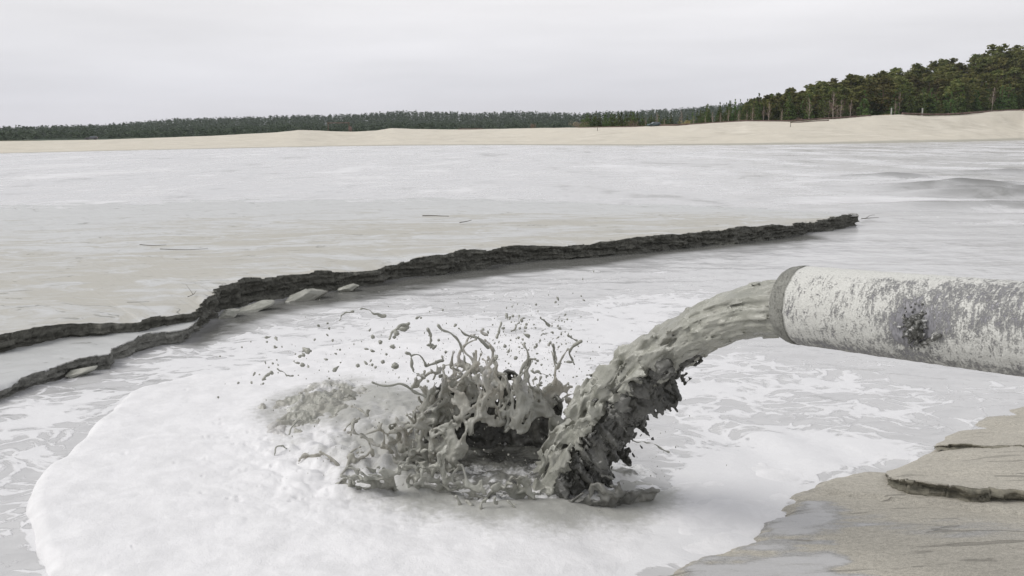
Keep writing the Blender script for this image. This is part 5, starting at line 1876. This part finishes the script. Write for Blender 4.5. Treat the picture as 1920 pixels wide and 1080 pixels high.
def build_far_wood():
    rg = np.random.default_rng(77)
    n = 7000
    th = rg.uniform(-0.66, 0.42, n)
    d = 560 + 1000 * rg.uniform(0, 1, n) ** 0.62
    near_h = np.clip((d - 400) / 700.0, 0.35, 1)
    ok = (th < 0.10) | (d > 900)
    th, d, near_h = th[ok], d[ok], near_h[ok]
    n = len(d)
    X, Y = d * np.sin(th), d * np.cos(th)
    Z = terrain(X, Y)
    H = rg.uniform(11.5, 15.5, n) * near_h
    k = 34
    t = rg.uniform(0.05, 1, (n, k))
    w = (1.05 - t) ** 0.6 * 3.4 * rg.uniform(0.4, 1.1, (n, k))
    a = rg.uniform(0, 6.28, (n, k))
    cx = X[:, None] + np.cos(a) * w
    cy = Y[:, None] + np.sin(a) * w
    cz = Z[:, None] + H[:, None] * t
    c = np.stack([cx, cy, cz], -1).reshape(-1, 3)
    e1 = rg.normal(size=c.shape) * np.array([1.0, 1.0, 0.6])
    e2 = rg.normal(size=c.shape) * np.array([0.9, 0.9, 0.55])
    V = np.stack([c + e1, c + e2, c - e1 - 0.3 * e2], 1).reshape(-1, 3)
    F = np.arange(len(V)).reshape(-1, 3)
    me = mesh_from('far_wood', V, F, smooth=False)
    tag(link('far_wood', me, FARWOOD), 'hazy dark green pine wood covering the low ridge across the lake', 'wood', kind='stuff')


build_far_wood()

# ------------------------------------------------------------------ small things along the sand crest
CAR_TEAL = simple_mat('dark_teal_paint', (0.05, 0.085, 0.09), 0.35, 0.1)
CAR_GREY = simple_mat('dark_grey_paint', (0.085, 0.085, 0.095), 0.35, 0.1)
GLASS = simple_mat('car_glass', (0.16, 0.18, 0.20), 0.1, 0.1)
TYRE = simple_mat('black_tyre', (0.02, 0.02, 0.02), 0.8)
LAMP = simple_mat('red_tail_lamp', (0.45, 0.05, 0.05), 0.3)


def parked_car(px, dd, L, mat, heading, label):
    y = 252.0 - (px - 960) * math.tan(-ROLL)
    p = atd(px, y, crest_d(px) + dd)
    z = float(terrain(np.array([p[0]]), np.array([p[1]]))[0])
    e = empty('parked_car', (p[0], p[1], z), label, 'car')
    e.rotation_euler = (0, 0, heading)
    # side profile swept across the width, rounded in at the top
    prof = [(-0.50, 0.30), (-0.50, 0.62), (-0.47, 0.80), (-0.20, 0.92), (-0.06, 1.38), (0.10, 1.47), (0.34, 1.44), (0.47, 1.02), (0.50, 0.90), (0.50, 0.34)]
    W = 0.88
    V, F = [], []
    for s, ins in ((-1, 0.14), (-1, 0.0), (1, 0.0), (1, 0.14)):
        for (x, zz) in prof:
            i = ins if zz > 0.95 else ins * 0.2
            V.append((x * L, s * (W - (0.14 if zz > 1.2 else 0.0) - i), zz))
    n = len(prof)
    for r in range(3):
        for k in range(n):
            F.append((r * n + k, r * n + (k + 1) % n, (r + 1) * n + (k + 1) % n, (r + 1) * n + k))
    F += [tuple(range(n)), tuple(range(3 * n, 4 * n))[::-1]]
    g = Geo()
    g.add(V, F)
    g.build('body', mat, e)
    for s in (-1, 1):
        w = Geo()
        w.add([(-0.14 * L, s * 0.895, 0.95), (0.40 * L, s * 0.895, 0.98), (0.31 * L, s * 0.79, 1.38), (-0.03 * L, s * 0.79, 1.36)], [(0, 1, 2, 3)])
        w.build('side_window', GLASS, e)
        t = Geo()
        t.box((0.495 * L, s * 0.70, 0.82), (0.08, 0.22, 0.2))
        t.build('tail_lamp', LAMP, e)
        for xx in (-0.31, 0.31):
            t = Geo()
            t.tube([(xx * L, s * 0.72, 0.32), (xx * L, s * 0.92, 0.32)], 0.32, 14)
            t.build('wheel', TYRE, e)
    w = Geo()
    w.add([(-0.205 * L, -0.66, 0.94), (-0.205 * L, 0.66, 0.94), (-0.065 * L, 0.6, 1.36), (-0.065 * L, -0.6, 1.36)], [(0, 1, 2, 3)])
    w.build('windscreen', GLASS, e)


parked_car(1226, -1.5, 4.6, CAR_TEAL, 0.35, 'dark teal car parked on the sand crest before the young pines')
parked_car(171, -2.0, 4.6, CAR_GREY, 0.25, 'dark grey car parked on the far left sand crest')


def crest_point(px, dd, up=0.0):
    y = 252.0 - (px - 960) * math.tan(-ROLL)
    p = atd(px, y, crest_d(px) + dd)
    return np.array([p[0], p[1], float(terrain(np.array([p[0]]), np.array([p[1]]))[0]) + up])


def pipe_run(px0, px1, r, label, mat=RUST, dd=-1.0, n=9, lift=0.25, dx=0.0):
    P = [crest_point(px0 + (px1 - px0) * k / (n - 1), dd + dx * k / (n - 1), lift) for k in range(n)]
    P = np.array(P)
    P[:, 2] = np.linspace(P[0, 2], P[-1, 2], n) * 0.6 + P[:, 2] * 0.4
    c = P[0].copy()
    e = empty('rusty_pipe', tuple(c), label, 'pipe', 'rusty pipes along the sand crest')
    g = Geo()
    g.tube(P - c, r, 10)
    g.build('pipe_body', mat, e, smooth=False)
    f = Geo()
    for k in (0, n - 1):
        t = P[min(k + 1, n - 1)] - P[max(k - 1, 0)]
        t /= np.linalg.norm(t)
        f.tube([P[k] - c - t * 0.12, P[k] - c + t * 0.12], r * 1.4, 10)
    f.build('flange', mat, e)


pipe_run(1775, 1990, 0.30, 'long rusty pipe climbing the sand crest at the far right under the tall pines', lift=0.55)
pipe_run(1690, 1778, 0.26, 'rusty pipe on the crest between the pale posts and the long right pipe', lift=0.45)
pipe_run(1602, 1630, 0.20, 'short rusty pipe half buried on the crest left of the sand hump', lift=0.3)
pipe_run(1478, 1600, 0.22, 'rusty pipe lying on the crest below the twin birches', lift=0.35)
pipe_run(1482, 1552, 0.16, 'thinner rusty pipe on the sand just in front of the crest pipe', dd=-5, lift=0.15)
pipe_run(1388, 1478, 0.20, 'rusty pipe on the crest at the left edge of the big wood', lift=0.3)
pipe_run(1290, 1388, 0.15, 'thin rusty pipe on the crest right of the yellow bush', lift=0.2)
pipe_run(1238, 1288, 0.28, 'red brown pipe lying behind the dark teal car', RUST_RED, lift=0.2)
pipe_run(1085, 1205, 0.13, 'thin dark pipe along the crest below the pine clump', lift=0.15)
pipe_run(860, 905, 0.16, 'dark pipe length lying on the crest left of the clump', lift=0.2)

# steel goal-like frame on the crest
fr = empty('steel_frame', tuple(crest_point(616, 2.0)), 'red rusty steel portal frame standing on the left sand crest', 'steel frame')
P0, P1 = crest_point(617, 2.0), crest_point(656, 2.0)
HF = 14.5 / FPX * crest_d(635)
for P in (P0, P1):
    g = Geo()
    g.tube([P - P0 + np.array([0, 0, -0.5]), P - P0 + np.array([0, 0, HF])], 0.16, 8)
    g.build('post', RUST_RED, fr)
g = Geo()
g.tube([np.array([-0.4, 0, HF + 0.1]), P1 - P0 + np.array([0.4, 0, HF + 0.1 - (P1 - P0)[2]])], 0.17, 8)
g.build('crossbeam', RUST_RED, fr)
g = Geo()
g.box(P1 - P0 + np.array([0.5, 0, 1.2]), (1.3, 1.0, 2.4), taper=0.7)
g.tube([P1 - P0 + np.array([0.5, -0.6, 1.3]), P1 - P0 + np.array([0.5, 0.6, 1.3])], 0.8, 12)
g.build('winch_drum', RUST, fr)

for px, h, lab in ((1669, 12, 'pale upright post at the edge of the wood beside dry scrub'), (1727, 12.5, 'pale upright post right of its twin, behind the crest pipe')):
    b = crest_point(px, 3.0)
    g = Geo()
    hh = h / FPX * crest_d(px)
    g.box((0, 0, hh / 2 - 0.3), (0.34, 0.34, hh + 0.6), taper=0.9)
    g.box((0, 0, hh + 0.02), (0.44, 0.44, 0.12), taper=0.6)
    tag(g.build('marker_post', POSTM, loc=tuple(b)), lab, 'post', 'pale posts on the crest')
for px, py, lab in ((1120, 244, 'thin dark stake on the beach below the pine clump'), (1482, 238, 'thin dark stake on the beach below the crest pipe end')):
    D = crest_d(px) - 14
    p = atd(px, py, D)
    z = float(terrain(p[:1], p[1:2])[0])
    g = Geo()
    g.tube([(0, 0, -0.3), (0.05, 0, 0.8), (0.02, 0, 1.7)], [0.09, 0.08, 0.06], 7)
    tag(g.build('stake', STICK, loc=(p[0], p[1], z)), lab, 'stake')


# driftwood sticks on the flat and in the shallows
def stick(pts, r, z, lab, fork=None):
    P = np.array([at(x, y, z) for x, y in pts])
    r = r * 0.38
    P[:, 2] += r
    c = P[0].copy()
    g = Geo()
    g.tube(catmull(P - c, 10), np.linspace(r, r * 0.5, 10), 7)
    if fork:
        Q = np.array([at(x, y, z) for x, y in fork])
        Q[:, 2] += np.linspace(r, r + 0.06, len(Q))
        g.tube(catmull(Q - c, 8), np.linspace(r * 0.8, r * 0.35, 8), 6)
    tag(g.build('stick', STICK, loc=tuple(c), smooth=True), lab, 'stick', 'sticks on the mud flat')


stick([(792, 405.5), (815, 405.5), (842, 406.5)], 0.05, 0.38, 'straight dark stick lying on the middle of the mud flat')
stick([(862, 418), (875, 416), (884, 413.5)], 0.04, 0.36, 'short dark stick right of the straight one on the flat')
stick([(352, 557), (362, 553), (368, 546)], 0.016, 0.45, 'forked dark twig near the cliff bend', [(362, 553), (357, 548), (349, 540)])
stick([(238, 567), (255, 567), (280, 566)], 0.012, 0.45, 'thin twig lying left of the forked one')
stick([(1615, 411), (1632, 409.5), (1648, 409)], 0.04, 0.05, 'pale waterlogged branch off the tip of the flat', [(1622, 411), (1632, 406), (1640, 407)])
stick([(262, 459.5), (285, 461), (312, 460)], 0.03, 0.43, 'dark stick on the left part of the flat')
stick([(300, 467.5), (345, 469), (390, 467)], 0.025, 0.43, 'long thin stick below its neighbour on the left flat')

# ------------------------------------------------------------------ thin air
def build_haze():
    g = Geo()
    g.box((0, 0, 60), (5100, 5100, 122.6))
    M = Mat('thin_haze')
    M.t.nodes.remove(M.b)
    v = M.n('ShaderNodeVolumePrincipled', {'Color': (0.86, 0.90, 0.98), 'Density': 0.00010, 'Anisotropy': 0.2})
    M.t.links.new(v.outputs[0], M.t.nodes['Material Output'].inputs['Volume'])
    tag(g.build('haze', M.m), 'faint haze over the lake', 'haze', kind='stuff')


build_haze()
